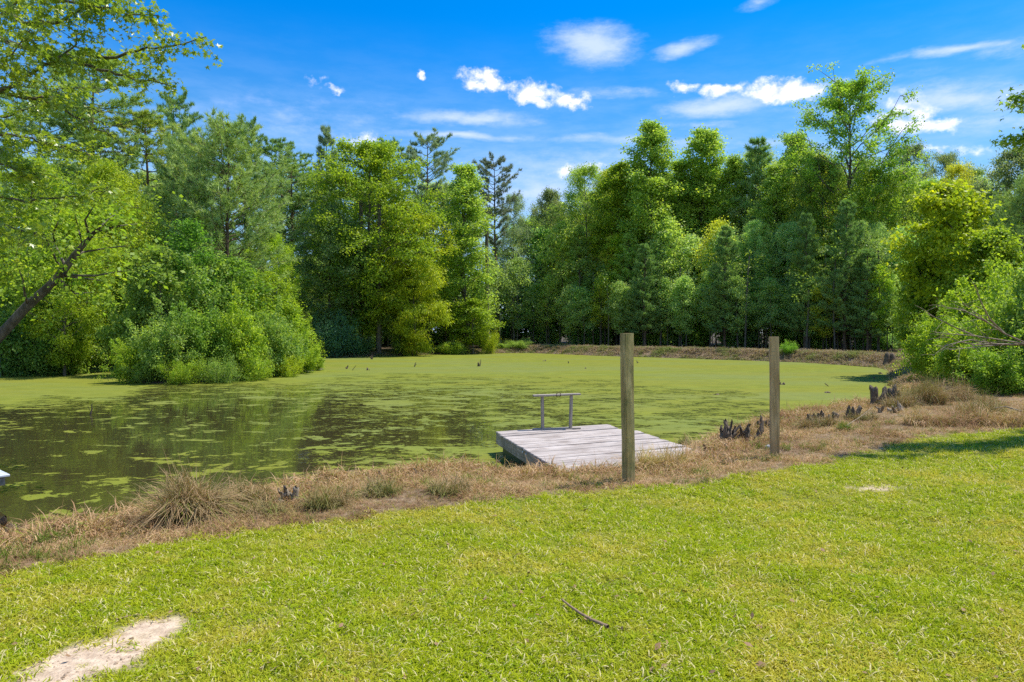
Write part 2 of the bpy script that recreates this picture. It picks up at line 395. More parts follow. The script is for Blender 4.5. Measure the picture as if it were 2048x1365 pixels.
def wood_mat(name, a, b, stain, axis='x', green=0.0, scale=1.0, crack=.5):
    m, T = new_mat(name)
    co = T.n.new('ShaderNodeTexCoord').outputs['Object']
    oi = T.n.new('ShaderNodeObjectInfo').outputs['Random']
    sh = T.add('ShaderNodeCombineXYZ', {0: T.math('MULTIPLY', oi, 37.), 1: T.math('MULTIPLY', oi, 91.), 2: T.math('MULTIPLY', oi, 53.)}).outputs[0]
    co2 = T.add('ShaderNodeVectorMath', {0: co, 1: sh}, operation='ADD').outputs[0]
    sc = {'x': (.06, 1, 1), 'y': (1, .06, 1), 'z': (1, 1, .06)}[axis]
    g = T.noise(T.mapping(co2, tuple(v * scale for v in sc)), 34, 4, .6, .3)
    g2 = T.noise(T.mapping(co2, tuple(v * scale for v in sc)), 14, 3, .6, .6)
    n = T.noise(co2, 3.2, 4, .6)
    c = T.mix(T.ramp(g, .3, .7), a, b)
    c = T.mix(T.ramp(g2, .55, .72, 0, crack), c, tuple(v * .28 for v in a))
    c = T.mix(T.ramp(n, .45, .72, 0, .55), c, stain)
    c = T.mix(T.math('MULTIPLY', oi, .4), c, tuple(v * .6 for v in a))
    if green:
        c = T.mix(T.ramp(T.noise(T.mapping(co2, (1, 1, .35)), 9, 4, .7), .42, .66, 0, green), c, (.09, .11, .025))
    p = T.add('ShaderNodeBsdfPrincipled', {'Base Color': c, 'Roughness': .82, 'Specular IOR Level': .25})
    bp = T.add('ShaderNodeBump', {'Height': T.math('ADD', g, g2), 'Strength': .35, 'Distance': .003}); T.l.new(bp.outputs[0], p.inputs['Normal'])
    finish(T, p.outputs[0]); return m
M_DECK = wood_mat('weathered_deck', (.31, .255, .215), (.62, .54, .475), (.24, .185, .15), 'x', 0, 1, .8)
M_JOIST = wood_mat('weathered_joist', (.28, .225, .17), (.52, .43, .35), (.17, .13, .08), 'y', .3)
M_RAIL = wood_mat('weathered_rail', (.30, .25, .20), (.50, .43, .36), (.2, .17, .13), 'x', .15)
M_RAILV = wood_mat('weathered_rail_upright', (.30, .25, .20), (.50, .43, .36), (.2, .17, .13), 'z', .15)
M_POSTM = wood_mat('mossy_treated_post', (.33, .235, .09), (.56, .43, .20), (.22, .16, .06), 'z', .55)
M_POSTC = wood_mat('plain_treated_post', (.42, .28, .13), (.70, .50, .27), (.28, .18, .08), 'z', .15)
def simple_mat(name, c, rough=.5, metal=0, nscale=8, var=.3):
    m, T = new_mat(name)
    co = T.n.new('ShaderNodeTexCoord').outputs['Object']
    n = T.noise(co, nscale, 4, .6)
    cc = T.mix(n, tuple(v * (1 - var) for v in c), tuple(min(1, v * (1 + var)) for v in c))
    p = T.add('ShaderNodeBsdfPrincipled', {'Base Color': cc, 'Roughness': rough, 'Metallic': metal})
    finish(T, p.outputs[0]); return m
M_RUST = simple_mat('rusty_iron', (.10, .055, .04), .7, .6)
M_FLOAT = simple_mat('algae_float', (.035, .06, .015), .5, 0, 5, .7)
M_PALE = simple_mat('pale_painted_metal', (.55, .58, .62), .45, .1, 6, .12)
M_WHITE = simple_mat('white_plastic', (.7, .7, .7), .4, 0)
M_STONE = simple_mat('grey_stone', (.38, .37, .36), .8, 0, 9, .4)
M_TWIG = simple_mat('twig_bark', (.26, .17, .10), .8, 0, 40, .5)

# ------------------------------------------------------------------ ground and water
def warp(n, lim, s):
    t = np.linspace(-1, 1, n); return lim * np.sinh(s * t) / np.sinh(s)
gx = warp(420, 420, 5.6); gy = 12 + warp(460, 420, 5.4)
X, Y = np.meshgrid(gx, gy); P = np.stack([X.ravel(), Y.ravel()], 1)
S = water_sd(P); Z = height(P, S)
nx, ny = len(gx), len(gy)
i = (np.arange(ny - 1)[:, None] * nx + np.arange(nx - 1)[None]).ravel()
Q = np.stack([i, i + 1, i + nx + 1, i + nx], 1)
lawn = lawn_w(P)
forest = np.maximum(sm((P[:, 1] - 27) / 6) * (1 - sm((P[:, 0] - 2) / 4) * sm((4.5 - S) / 2)), sm((-6 - P[:, 0] - .2 * P[:, 1]) / 3) * sm((P[:, 1] - 8) / 2))
mud = np.maximum(sm((.4 - S) / .4) * sm((P[:, 1] - 26) / 6) * .9, np.exp(-((P[:, 0] - 20.5) ** 2 + (P[:, 1] - 35) ** 2) / 14))
mud = np.maximum(mud, sm((.1 - S) / .2))
me = make_mesh('ground', np.column_stack([P, Z]), Q, mat_ground(), {'lawn': ('POINT', lawn), 'dirt': ('POINT', dirt_w(P)), 'forest': ('POINT', np.clip(forest, 0, 1)), 'mud': ('POINT', np.clip(mud, 0, 1))}, smooth=True)
tag(link('ground', me), kind='structure')
CTRL = [(0, 780, 1), (0, 800, .9), (0, 830, .42), (0, 900, .3), (0, 1000, .3), (200, 785, 1), (200, 812, .55), (200, 840, .24), (200, 900, .3), (200, 1000, .22),
        (300, 800, .5), (400, 820, .3), (400, 880, .32), (400, 960, .36), (600, 755, .9), (600, 790, .6), (600, 820, .46), (600, 880, .42), (600, 930, .5),
        (800, 735, 1), (800, 755, .8), (800, 790, .66), (800, 830, .62), (800, 880, .5), (740, 850, .5), (800, 930, .66), (1000, 740, 1), (1000, 765, .76), (1000, 800, .66),
        (1000, 840, .68), (1000, 900, .66), (900, 832, .5), (950, 862, .48), (1200, 742, 1), (1200, 770, .78), (1200, 830, .74), (1400, 755, 1), (1400, 790, .8),
        (1400, 860, .7), (1320, 880, .8), (1600, 790, 1), (1500, 830, .74), (1480, 800, .8), (1650, 820, .9), (1700, 790, 1), (1800, 760, 1), (700, 716, 1), (1300, 716, 1), (100, 750, 1),
        (1560, 850, .8), (1000, 950, .7), (450, 1000, .5), (100, 1050, .3), (650, 960, .6)]
wx = np.linspace(-36, 28, 190); wy = 5 + 72 * np.linspace(0, 1, 190) ** 1.7
X, Y = np.meshgrid(wx, wy); PW = np.stack([X.ravel(), Y.ravel()], 1); SW = water_sd(PW)
num = np.zeros(len(PW)); den = np.zeros(len(PW)); U = PW[:, 0] / PW[:, 1] * 2.2; L = 1 / PW[:, 1]
for (px, py, c) in CTRL:
    dd = ((U - (px - CX) / F * 2.2) ** 2 + ((L - (py - HOR) / F / CAMZ) * 22) ** 2 + 2e-4) ** -1.5
    num += dd * c; den += dd
n = len(wx); i = (np.arange(n - 1)[:, None] * n + np.arange(n - 1)[None]).ravel()
Q = np.stack([i, i + 1, i + n + 1, i + n], 1); Q = Q[SW[Q].min(1) < .5]
me = make_mesh('pond_water', np.column_stack([PW, np.zeros(len(PW))]), Q, mat_water(), {'cover': ('POINT', num / den)})
tag(link('pond_water', me), kind='structure')

# ------------------------------------------------------------------ leaf and needle geometry
def leaf_quads(C, D, Nn, ln, wd, fold=.0):
    """rhombic leaves from base point C along D with normal Nn"""
    D = norm(D); Sd = norm(np.cross(D, Nn)); Nn = np.cross(Sd, D)
    ln = ln[:, None]; wd = wd[:, None]
    a = C; b = C + D * ln * .5 + Sd * wd * .5 - Nn * ln * .04; c = C + D * ln - Nn * ln * .14; d = C + D * ln * .5 - Sd * wd * .5 - Nn * ln * .04
    V = np.stack([a, b, c, d], 1).reshape(-1, 3)
    return V, np.arange(len(V)).reshape(-1, 4)
def star_leaves(C, D, Nn, sz):
    """five pointed leaves: 10 outline points and a centre = 10 triangles"""
    D = norm(D); Sd = norm(np.cross(D, Nn)); Nn = np.cross(Sd, D)
    ang = np.array([-160, -118, -88, -52, -36, -18, 0, 18, 36, 52, 88, 118, 160]) / 180 * np.pi
    rad = np.array([.16, .62, .30, .82, .36, .42, 1.0, .42, .36, .82, .30, .62, .16])
    ang = ang[[0, 1, 2, 3, 4, 6, 8, 9, 10, 11, 12]]; rad = rad[[0, 1, 2, 3, 4, 6, 8, 9, 10, 11, 12]]
    k = len(ang)
    pts = C[:, None] + sz[:, None, None] * (D[:, None] * (np.cos(ang) * rad)[None, :, None] + Sd[:, None] * (np.sin(ang) * rad)[None, :, None] - Nn[:, None] * (rad ** 2 * .16)[None, :, None])
    V = np.concatenate([C[:, None], pts], 1).reshape(-1, 3)
    base = (np.arange(len(C)) * (k + 1))[:, None, None]
    tri = np.array([(0, j + 1, j + 2) for j in range(k - 1)])[None] + base
    return V, tri.reshape(-1, 3), k - 1
def crown_leaves(name, C, per, spread, ln, aspect, mat, g, droop=.25, up=1.0, outward=None, flat=.55):
    """per leaves round each clump centre"""
    n = len(C); N = n * per
    cc = np.repeat(C, per, 0); cs = np.repeat(spread if np.ndim(spread) else np.full(n, spread), per)
    off = g.normal(size=(N, 3)) * np.array([1, 1, flat]) * cs[:, None] * .62
    P_ = cc + off
    D = g.normal(size=(N, 3)) * np.array([1, 1, .45]); D = norm(D) + norm(off + 1e-6) * .6; D[:, 2] -= droop
    Nn = g.normal(size=(N, 3)) * .62 + np.array([0, 0, up])
    l = ln * (.65 + .7 * g.random(N)); V, Fc = leaf_quads(P_, D, norm(Nn), l, l * aspect)
    cl = np.repeat(g.random(n), per)
    return make_mesh(name, V, Fc, mat, {'rnd': ('FACE', g.random(N)), 'clump': ('FACE', cl)})
def bez(p0, p1, up, n=6, wob=0., g=None):
    t = np.linspace(0, 1, n)[:, None]; p0 = np.array(p0, float); p1 = np.array(p1, float)
    mid = (p0 + p1) / 2 + np.array([0, 0, up])
    P_ = (1 - t) ** 2 * p0 + 2 * t * (1 - t) * mid + t ** 2 * p1
    if g is not None and wob: P_[1:-1] += g.normal(size=(n - 2, 3)) * wob
    return P_
ENV = {
    'oval': lambda q: np.sin(np.pi * np.clip(q, 0, 1) ** .85) ** .7,
    'column': lambda q: np.clip(1 - np.clip(q, 0, 1) ** 2.2, 0, 1) ** .75 * (.75 + .25 * np.sin(np.pi * q)),
    'flame': lambda q: np.clip(1 - np.clip(q, 0, 1), 0, 1) ** .62 * (.55 + .45 * np.clip(q, 0, 1) ** .4) * 1.15,
    'cone': lambda q: (1 - np.clip(q, 0, 1)) ** .8 * .9 + .08,
    'top': lambda q: np.clip(np.sin(np.pi * np.clip(q, 0, 1) ** 1.5), 0, 1) ** .6,
}
def gen_broad(name, seed, H, Rr, base, env, nlimb=34, nsub=5, per=70, ln=.24, aspect=.62, mat=None, clump=.13, trunk=.011, droop=.25, rise=.35, wob=.25, lean=0, skip=.0, bark=None):
    g = np.random.default_rng(seed)
    tb = Tubes(7)
    zt = np.linspace(0, H * .97, 12); tr = np.stack([np.cumsum(g.normal(size=12) * H * .006) + lean * (zt / H) ** 1.4, np.cumsum(g.normal(size=12) * H * .006), zt], 1); tr[:, :2] -= tr[0, :2]
    r0 = H * trunk
    rad = r0 * (1 - zt / H) ** .8 + .015; rad[0] *= 1.5
    tb.add(tr, rad, 8)
    C = []; Sz = []
    az = g.random() * 6
    for k in range(nlimb):
        q = (k + g.random() * .8) / nlimb; t = base + (1 - base) * q
        az += 2.4 + g.normal() * .4
        if g.random() < skip: continue
        L_ = Rr * ENV[env](q) * (.72 + .45 * g.random()) + .15
        p0 = np.array([np.interp(t * H, zt, tr[:, j]) for j in range(3)])
        dr = np.array([math.cos(az), math.sin(az), 0])
        end = p0 + dr * L_ + np.array([0, 0, L_ * rise * (.5 + g.random()) + .02 * H * q])
        end[2] = min(end[2], H * 1.02)
        pts = bez(p0, end, L_ * .08, 6, L_ * .035, g)
        tb.add(pts, np.linspace(r0 * .38 * (1 - q * .6), .012, 6), 5)
        C.append(end); Sz.append(1.)
        for j in range(nsub):
            f = .3 + .7 * g.random(); a = pts[int(f * 5)]
            sl_ = L_ * (.22 + .3 * g.random()) * (1.15 - f * .4)
            da = az + g.choice([-1, 1]) * (.5 + g.random() * .9)
            e = a + np.array([math.cos(da) * sl_, math.sin(da) * sl_, sl_ * g.normal() * .45 + sl_ * .12])
            tb.add(bez(a, e, sl_ * .06, 4), np.linspace(r0 * .12, .008, 4), 4)
            C.append(e); Sz.append(.8 + .4 * g.random()); C.append((a + e) / 2 + g.normal(size=3) * .1 * sl_); Sz.append(.7)
    C = np.array(C); Sz = np.array(Sz) * Rr * clump + .12
    cr = crown_leaves(name + '_crown', C, per, Sz, ln, aspect, mat or M_LEAF, g, droop)
    return dict(H=H, R=Rr, trunk=tb.mesh(name + '_trunk', bark or M_BARK), crown=cr)
def tufts(C, D, g, nn=14, L=.28, w=.028, spread=.9):
    """sprays of needles"""
    N = len(C) * nn
    c = np.repeat(C, nn, 0); d = np.repeat(norm(D), nn, 0)
    dd = norm(d * 1.0 + g.normal(size=(N, 3)) * spread)
    l = (L * (.7 + .5 * g.random(N)))[:, None]; sd = norm(np.cross(dd, g.normal(size=(N, 3))))
    V = np.stack([c - sd * w * .5, c + sd * w * .5, c + dd * l], 1).reshape(-1, 3)
    return V, np.arange(len(V)).reshape(-1, 3)
def gen_pine(name, seed, H, Rr, base, env, whorls=18, per=5, tpb=11, nn=14, L=.3, w=.03, trunk=.011, rise=.25, gap=.15, spread=.85):
    g = np.random.default_rng(seed); tb = Tubes(7)
    zt = np.linspace(0, H * .98, 12); tr = np.stack([np.cumsum(g.normal(size=12) * H * .004), np.cumsum(g.normal(size=12) * H * .004), zt], 1); tr[:, :2] -= tr[0, :2]
    r0 = H * trunk; rad = r0 * (1 - zt / H) ** .75 + .02; rad[0] *= 1.35
    tb.add(tr, rad, 8)
    C = []; D = []; cid = []; nb = 0
    for k in range(whorls):
        q = (k + g.random() * .6) / whorls; t = base + (1 - base) * q
        for j in range(per):
            if g.random() < gap: continue
            az = j / per * 6.283 + k * 1.1 + g.normal() * .35
            L_ = Rr * ENV[env](q) * (.6 + .55 * g.random()) + .2
            p0 = np.array([np.interp(t * H + g.normal() * .1, zt, tr[:, m_]) for m_ in range(3)])
            dr = np.array([math.cos(az), math.sin(az), 0])
            end = p0 + dr * L_ + np.array([0, 0, L_ * rise * (.3 + 1.2 * g.random())])
            pts = bez(p0, end, -L_ * .06, 6, L_ * .03, g)
            tb.add(pts, np.linspace(r0 * .26 * (1.1 - q * .6), .01, 6), 4)
            nb += 1
            m_ = max(4, int(tpb * (.45 + .7 * L_ / Rr)))
            for u in range(m_):
                f = .28 + .72 * (u + g.random()) / m_; a = np.array([np.interp(f * 5, np.arange(6), pts[:, z_]) for z_ in range(3)])
                so_ = L_ * (.10 + .26 * g.random()) * (1.15 - .75 * f) + .1
                da = az + g.choice([-1, 1]) * (.35 + .7 * g.random())
                e = a + np.array([math.cos(da) * so_, math.sin(da) * so_, so_ * (.15 + .5 * g.random())])
                if u % 2 == 0: tb.add(np.array([a, e]), [.012, .006], 3)
                for z_ in (0.35, .7, 1.0):
                    C.append(a + (e - a) * z_ + g.normal(size=3) * .04); D.append(e - a + np.array([0, 0, .5 * so_])); cid.append(nb)
            C.append(end); D.append(end - pts[-2] + np.array([0, 0, .3])); cid.append(nb)
    C.append(tr[-1]); D.append(np.array([0, 0, 1.])); cid.append(nb)
    C = np.array(C); D = norm(np.array(D)); cid = np.array(cid)
    V, Fc = tufts(C, D, g, nn, L, w, spread)
    rb = g.random(nb + 2)
    me = make_mesh(name + '_crown', V, Fc, M_NEEDLE, {'rnd': ('FACE', g.random(len(Fc))), 'clump': ('FACE', np.repeat(rb[cid] * .6 + .4 * g.random(len(cid)), nn))})
    return dict(H=H, R=Rr, trunk=tb.mesh(name + '_trunk', M_PINEBARK), crown=me)
def gen_bush(name, seed, H, Rr, nst=16, nsub=7, per=60, ln=.13, aspect=.5, clump=.17, droop=.15, hollow=.35, mat=None, dome=.75, spiky=0.):
    g = np.random.default_rng(seed); tb = Tubes(5); C = []; Sz = []
    for k in range(nst):
        az = k * 2.4 + g.normal() * .3; q = math.sqrt((k + .5) / nst); el = math.acos(min(1, q)) * .9 + .12
        rr = .6 + .6 * g.random() + (.25 if g.random() < .15 else 0)
        end = np.array([math.cos(az) * Rr * math.cos(el) * rr, math.sin(az) * Rr * math.cos(el) * rr, H * (math.sin(el) ** dome) * rr * .95])
        p0 = np.array([math.cos(az), math.sin(az), 0]) * Rr * .12 * g.random()
        pts = bez(p0, end, H * .16, 6, .05, g); tb.add(pts, np.linspace(.009 * H + .008, .006, 6), 5)
        C.append(end); Sz.append(.75)
        if g.random() < .6:
            e = end + norm(g.normal(size=3) * .5 + np.array([math.cos(az), math.sin(az), 1.3])) * Rr * (.14 + .2 * g.random())
            tb.add(bez(end, e, .03, 4), [.007, .006, .005, .003], 3)
            for u_ in (.4, .7, 1.): C.append(end + (e - end) * u_); Sz.append(.28)
        for j in range(nsub):
            f = hollow + (1 - hollow) * g.random(); a = pts[int(f * 5)]
            sl_ = Rr * (.18 + .3 * g.random()); dd = norm(g.normal(size=3) + np.array([math.cos(az), math.sin(az), .4]) * .6 + np.array([0, 0, spiky]))
            e = a + dd * sl_; e[2] = max(e[2], .08 * H)
            tb.add(bez(a, e, sl_ * .08, 4), np.linspace(.009, .004, 4), 3)
            C.append(e); Sz.append(.7 + .5 * g.random()); C.append((a + e) / 2); Sz.append(.6)
    C = np.array(C); Sz = np.array(Sz) * Rr * clump + .05
    cr = crown_leaves(name + '_foliage', C, per, Sz, ln, aspect, mat or M_LEAF, g, droop, flat=.75)
    return dict(H=H, R=Rr, trunk=tb.mesh(name + '_stems', M_BARK), crown=cr, bush=True)

PR = {}
# tall broad crowned hardwoods
PR['oakA'] = gen_broad('oakA', 11, 20, 6.5, .10, 'oval', 60, 7, 62, .23, .62, clump=.092)
PR['oakB'] = gen_broad('oakB', 12, 18, 5.5, .14, 'oval', 52, 7, 56, .215, .6, clump=.10)
PR['grey'] = gen_broad('grey', 13, 20, 5.5, .2, 'oval', 48, 7, 50, .21, .5, clump=.10)
# columnar tulip-tree like
PR['colA'] = gen_broad('colA', 14, 22, 4.2, .08, 'flame', 70, 6, 46, .21, .75, clump=.11, rise=.75)
PR['colB'] = gen_broad('colB', 15, 20, 3.6, .08, 'flame', 60, 6, 46, .2, .7, clump=.12, rise=.7)
PR['sparse'] = gen_broad('sparse', 16, 25, 6.0, .16, 'oval', 54, 7, 50, .21, .75, clump=.07, rise=.8, skip=.08)
# slim understorey
PR['underA'] = gen_broad('underA', 17, 9, 2.3, .22, 'oval', 24, 4, 30, .22, .6, clump=.2, trunk=.008)
PR['underB'] = gen_broad('underB', 18, 11, 2.4, .3, 'column', 26, 4, 30, .2, .6, clump=.2, trunk=.007)
PR['pineT'] = gen_pine('pineT', 21, 24, 4.4, .42, 'top', 19, 5, 11, 14, .42, .065, rise=.35, gap=.15)
PR['pineS'] = gen_pine('pineS', 22, 24, 3.6, .5, 'top', 15, 5, 9, 15, .42, .065, rise=.5, gap=.25)
PR['pineC'] = gen_pine('pineC', 23, 16, 3.4, .12, 'cone', 25, 6, 9, 13, .40, .06, rise=.45, gap=.1)
PR['pineY'] = gen_pine('pineY', 24, 14, 3.6, .08, 'oval', 26, 7, 9, 13, .38, .045, rise=.75, gap=.05, spread=.75)
PR['willow'] = gen_broad('willow', 31, 9, 3.0, .06, 'oval', 34, 6, 64, .26, .26, clump=.14, droop=.8, rise=.7, trunk=.012)
PR['feather'] = gen_broad('feather', 32, 12, 4.5, .15, 'oval', 38, 6, 70, .22, .36, clump=.12, droop=.15, rise=.3)
PR['mapleY'] = gen_broad('mapleY', 33, 9.5, 3.2, .1, 'column', 40, 6, 44, .2, .85, clump=.11, droop=.4, rise=.55, trunk=.008)
PR['bushA'] = gen_bush('bushA', 41, 3.4, 2.4, 24, 9, 44, .15, .6, clump=.12)
PR['bushB'] = gen_bush('bushB', 42, 2.6, 2.2, 20, 8, 40, .12, .6)
PR['bushC'] = gen_bush('bushC', 43, 2.0, 2.0, 14, 8, 44, .10, .45, spiky=.5)
PR['scrub'] = gen_bush('scrub', 44, 2.6, 2.4, 14, 6, 30, .2, .6)
PR['bushN'] = gen_bush('bushN', 45, 3.0, 2.4, 26, 10, 42, .135, .6, clump=.105)

def plant(proto, x, y, hgt, rad, color, name, label, cat='tree', group=None, rz=None, zoff=0.):
    p = PR[proto]; z = H1(x, y) - .08 + zoff
    o = empty(name, (x, y, z), rz if rz is not None else random.random() * 6.28, (rad / p['R'], rad / p['R'], (hgt - z) / p['H']))
    tag(o, label, cat, group)
    a = link('trunk' if not p.get('bush') else 'stems', p['trunk'], o)
    b = link('crown' if not p.get('bush') else 'foliage', p['crown'], o)
    b.color = (*color, 1)
    return o
def plant_px(proto, px, d, top, hw, color, name, label, cat='tree', group=None, rz=None):
    x = (px - CX) / F * d; z = CAMZ + (HOR - top) / F * d
    return plant(proto, x, d, z, hw / F * d, color, name, label, cat, group, rz)

YG = (.16, .185, .010); YG2 = (.12, .16, .012); MG = (.10, .14, .024); DG = (.095, .13, .034); GG = (.115, .138, .055); BG = (.085, .125, .042)
PG = (.125, .175, .045); PD = (.10, .155, .04); PGR = (.13, .165, .085); PY = (.17, .20, .035)
TREES = [
 ('pineT', 205, 56, 125, 120, PG, 'pine_tree', 'tall pine with a spreading crown rising behind the star-leaved branches at left'),
 ('pineT', 90, 62, 190, 110, PG, 'pine_tree', 'tall pine at the left edge of the photo, seen through the overhanging branches'),
 ('pineT', 290, 60, 235, 90, PY, 'pine_tree', 'yellowish pine between the tallest left pine and the dark pine spire'),
 ('pineS', 352, 66, 200, 50, PD, 'pine_tree', 'narrow dark pine spire poking above the left woods, left of the soft young pine'),
 ('pineY', 375, 47, 285, 80, (.11, .16, .045), 'pine_tree', 'green young pine growing close on the left side of the big soft-needled pine'),
 ('pineY', 455, 45, 262, 108, (.155, .20, .055), 'pine_tree', 'broad soft-needled young pine towering over the middle of the bushy island'),
 ('pineS', 498, 78, 248, 34, PD, 'pine_tree', 'small dark pine top just right of the soft young pine'),
 ('pineT', 565, 80, 286, 62, PD, 'pine_tree', 'round-topped pine in the left skyline between two dark spires'),
 ('pineC', 655, 80, 258, 50, PGR, 'pine_tree', 'pointed pine standing above the left end of the large yellow-green hardwood'),
 ('pineT', 590, 70, 330, 80, PG, 'pine_tree', 'olive pine with bare lower trunk left of the large yellow-green hardwood'),
 ('pineT', 775, 84, 286, 62, PD, 'pine_tree', 'dark pine top peeking from behind the large yellow-green hardwood'),
 ('oakA', 735, 67, 296, 128, YG2, 'hardwood_tree', 'large rounded yellow-green hardwood, tallest broadleaf left of the central gap'),
 ('oakB', 822, 69, 415, 84, YG, 'hardwood_tree', 'bright yellow-green hardwood lobe directly above the willow'),
 ('oakB', 655, 66, 420, 75, (.10, .145, .05), 'hardwood_tree', 'blue-green shaded hardwood behind the right tip of the island'),
 ('pineS', 855, 84, 278, 52, PGR, 'pine_tree', 'open pine with separate needle tufts standing alone against the sky left of centre'),
 ('colB', 935, 74, 336, 72, (.15, .20, .03), 'hardwood_tree', 'columnar green hardwood between the open pine and the greyish pine'),
 ('pineS', 990, 82, 322, 46, (.10, .115, .07), 'pine_tree', 'greyish thin-crowned pine left of the gap in the skyline'),
 ('grey', 1025, 86, 395, 40, PGR, 'hardwood_tree', 'low grey-green tree bordering the left side of the skyline gap'),
 ('oakB', 1100, 88.7, 388, 42, GG, 'hardwood_tree', 'small feathery tree at the lowest point of the skyline gap'),
 ('grey', 1175, 84.4, 342, 70, (.15, .20, .03), 'hardwood_tree', 'rounded olive hardwood right of the skyline gap'),
 ('colB', 1235, 81.9, 332, 74, YG2, 'hardwood_tree', 'yellow-green hardwood left of the first tall tulip tree'),
 ('colA', 1310, 79.4, 256, 84, (.15, .20, .03), 'tulip_tree', 'tall columnar tulip tree, left one of the pair above the left post'),
 ('colA', 1412, 80.1, 266, 86, (.15, .20, .03), 'tulip_tree', 'tall columnar tulip tree, right one of the pair right of the left post'),
 ('pineC', 1512, 76.9, 282, 74, (.12, .18, .05), 'pine_tree', 'dark conical pine above the right post'),
 ('colB', 1592, 74.3, 274, 64, (.15, .20, .03), 'tulip_tree', 'slim pale green tulip tree between the dark conical pine and the tallest tree'),
 ('sparse', 1695, 66.7, 172, 112, (.12, .18, .022), 'tulip_tree', 'tallest tree on the right, with sparse crooked limbs against the clouds'),
 ('colB', 1362, 81.7, 330, 70, (.14, .19, .03), 'tulip_tree', 'lower tulip tree filling the notch between the tall pair'),
 ('colB', 1462, 78.5, 322, 70, (.14, .19, .03), 'tulip_tree', 'lower tulip tree between the right one of the tall pair and the dark conical pine'),
 ('colB', 1555, 72.0, 335, 62, (.14, .19, .03), 'tulip_tree', 'lower tulip tree between the dark conical pine and the slim pale one'),
 ('oakB', 1640, 70.0, 330, 70, MG, 'hardwood_tree', 'hardwood just left of the trunk of the tallest tree'),
 ('oakB', 1740, 65.1, 350, 66, YG2, 'hardwood_tree', 'yellow-green hardwood filling in below the right side of the tallest tree'),
 ('grey', 1820, 78.0, 300, 62, GG, 'hardwood_tree', 'greyish hardwood with sky showing through, right of the tallest tree'),
 ('grey', 1885, 80.0, 318, 52, GG, 'hardwood_tree', 'second greyish hardwood, farther right along the skyline'),
 ('grey', 1950, 72.0, 345, 50, MG, 'hardwood_tree', 'low dull green hardwood in the dip of the right skyline'),
 ('oakB', 2035, 60, 306, 78, GG, 'hardwood_tree', 'dark green hardwood at the right edge of the skyline'),
 ('pineY', 2050, 40, 372, 66, PG, 'pine_tree', 'soft pine at the right edge, behind the bright yellow-green tree'),
 ('mapleY', 1905, 35, 380, 108, YG, 'maple_tree', 'bright yellow-green tree leaning over the right corner of the pond'),
 ('mapleY', 1990, 32, 470, 88, YG2, 'maple_tree', 'leafy tree right of the bright yellow-green one, at the right edge'),
 ('mapleY', 1850, 37, 520, 60, YG2, 'maple_tree', 'low leafy tree at the waterside, left flank of the right-hand thicket'),
 ('willow', 830, 66.5, 520, 66, YG, 'willow_tree', 'bright fine-leaved willow at the far waterline left of centre'),
 ('willow', 800, 67, 560, 38, MG, 'willow_tree', 'smaller green willow stem hugging the left side of the bright willow'),
 ('underA', 948, 72, 600, 46, YG2, 'small_tree', 'light green small tree on the far bank, right of the willow'),
 ('underA', 700, 65, 455, 52, (.07, .115, .02), 'small_tree', 'pale-leaved sapling left of the willow in front of dark trunks'),
 ('feather', 62, 40, 332, 120, (.14, .18, .012), 'mimosa_tree', 'feathery yellow-green tree at the left edge, behind the leaning trunk'),
 ('feather', 215, 41, 338, 92, (.15, .185, .012), 'mimosa_tree', 'feathery yellow-green tree left of the island, its top below the tall pines'),
 ('feather', 130, 37, 430, 100, (.13, .17, .012), 'mimosa_tree', 'lower feathery tree between the other two on the left bank'),
 ('oakB', 290, 50, 400, 70, YG2, 'hardwood_tree', 'mid-green hardwood behind the left end of the island'),
 ('underA', 300, 42, 470, 60, MG, 'small_tree', 'small hardwood right behind the left end of the island'),
 ('underB', 385, 38.5, 450, 62, (.06, .12, .014), 'small_tree', 'green small tree standing at the back of the island, left half'),
 ('underA', 330, 37, 500, 58, MG, 'small_tree', 'slim small tree near the left end of the island'),
 ('underA', 470, 39, 520, 66, (.075, .125, .014), 'small_tree', 'small tree in the middle of the island below the soft pine'),
 ('underA', 545, 41, 548, 48, YG2, 'small_tree', 'light leafy small tree on the right half of the island'),
]
for t in TREES:
    plant_px(*t)
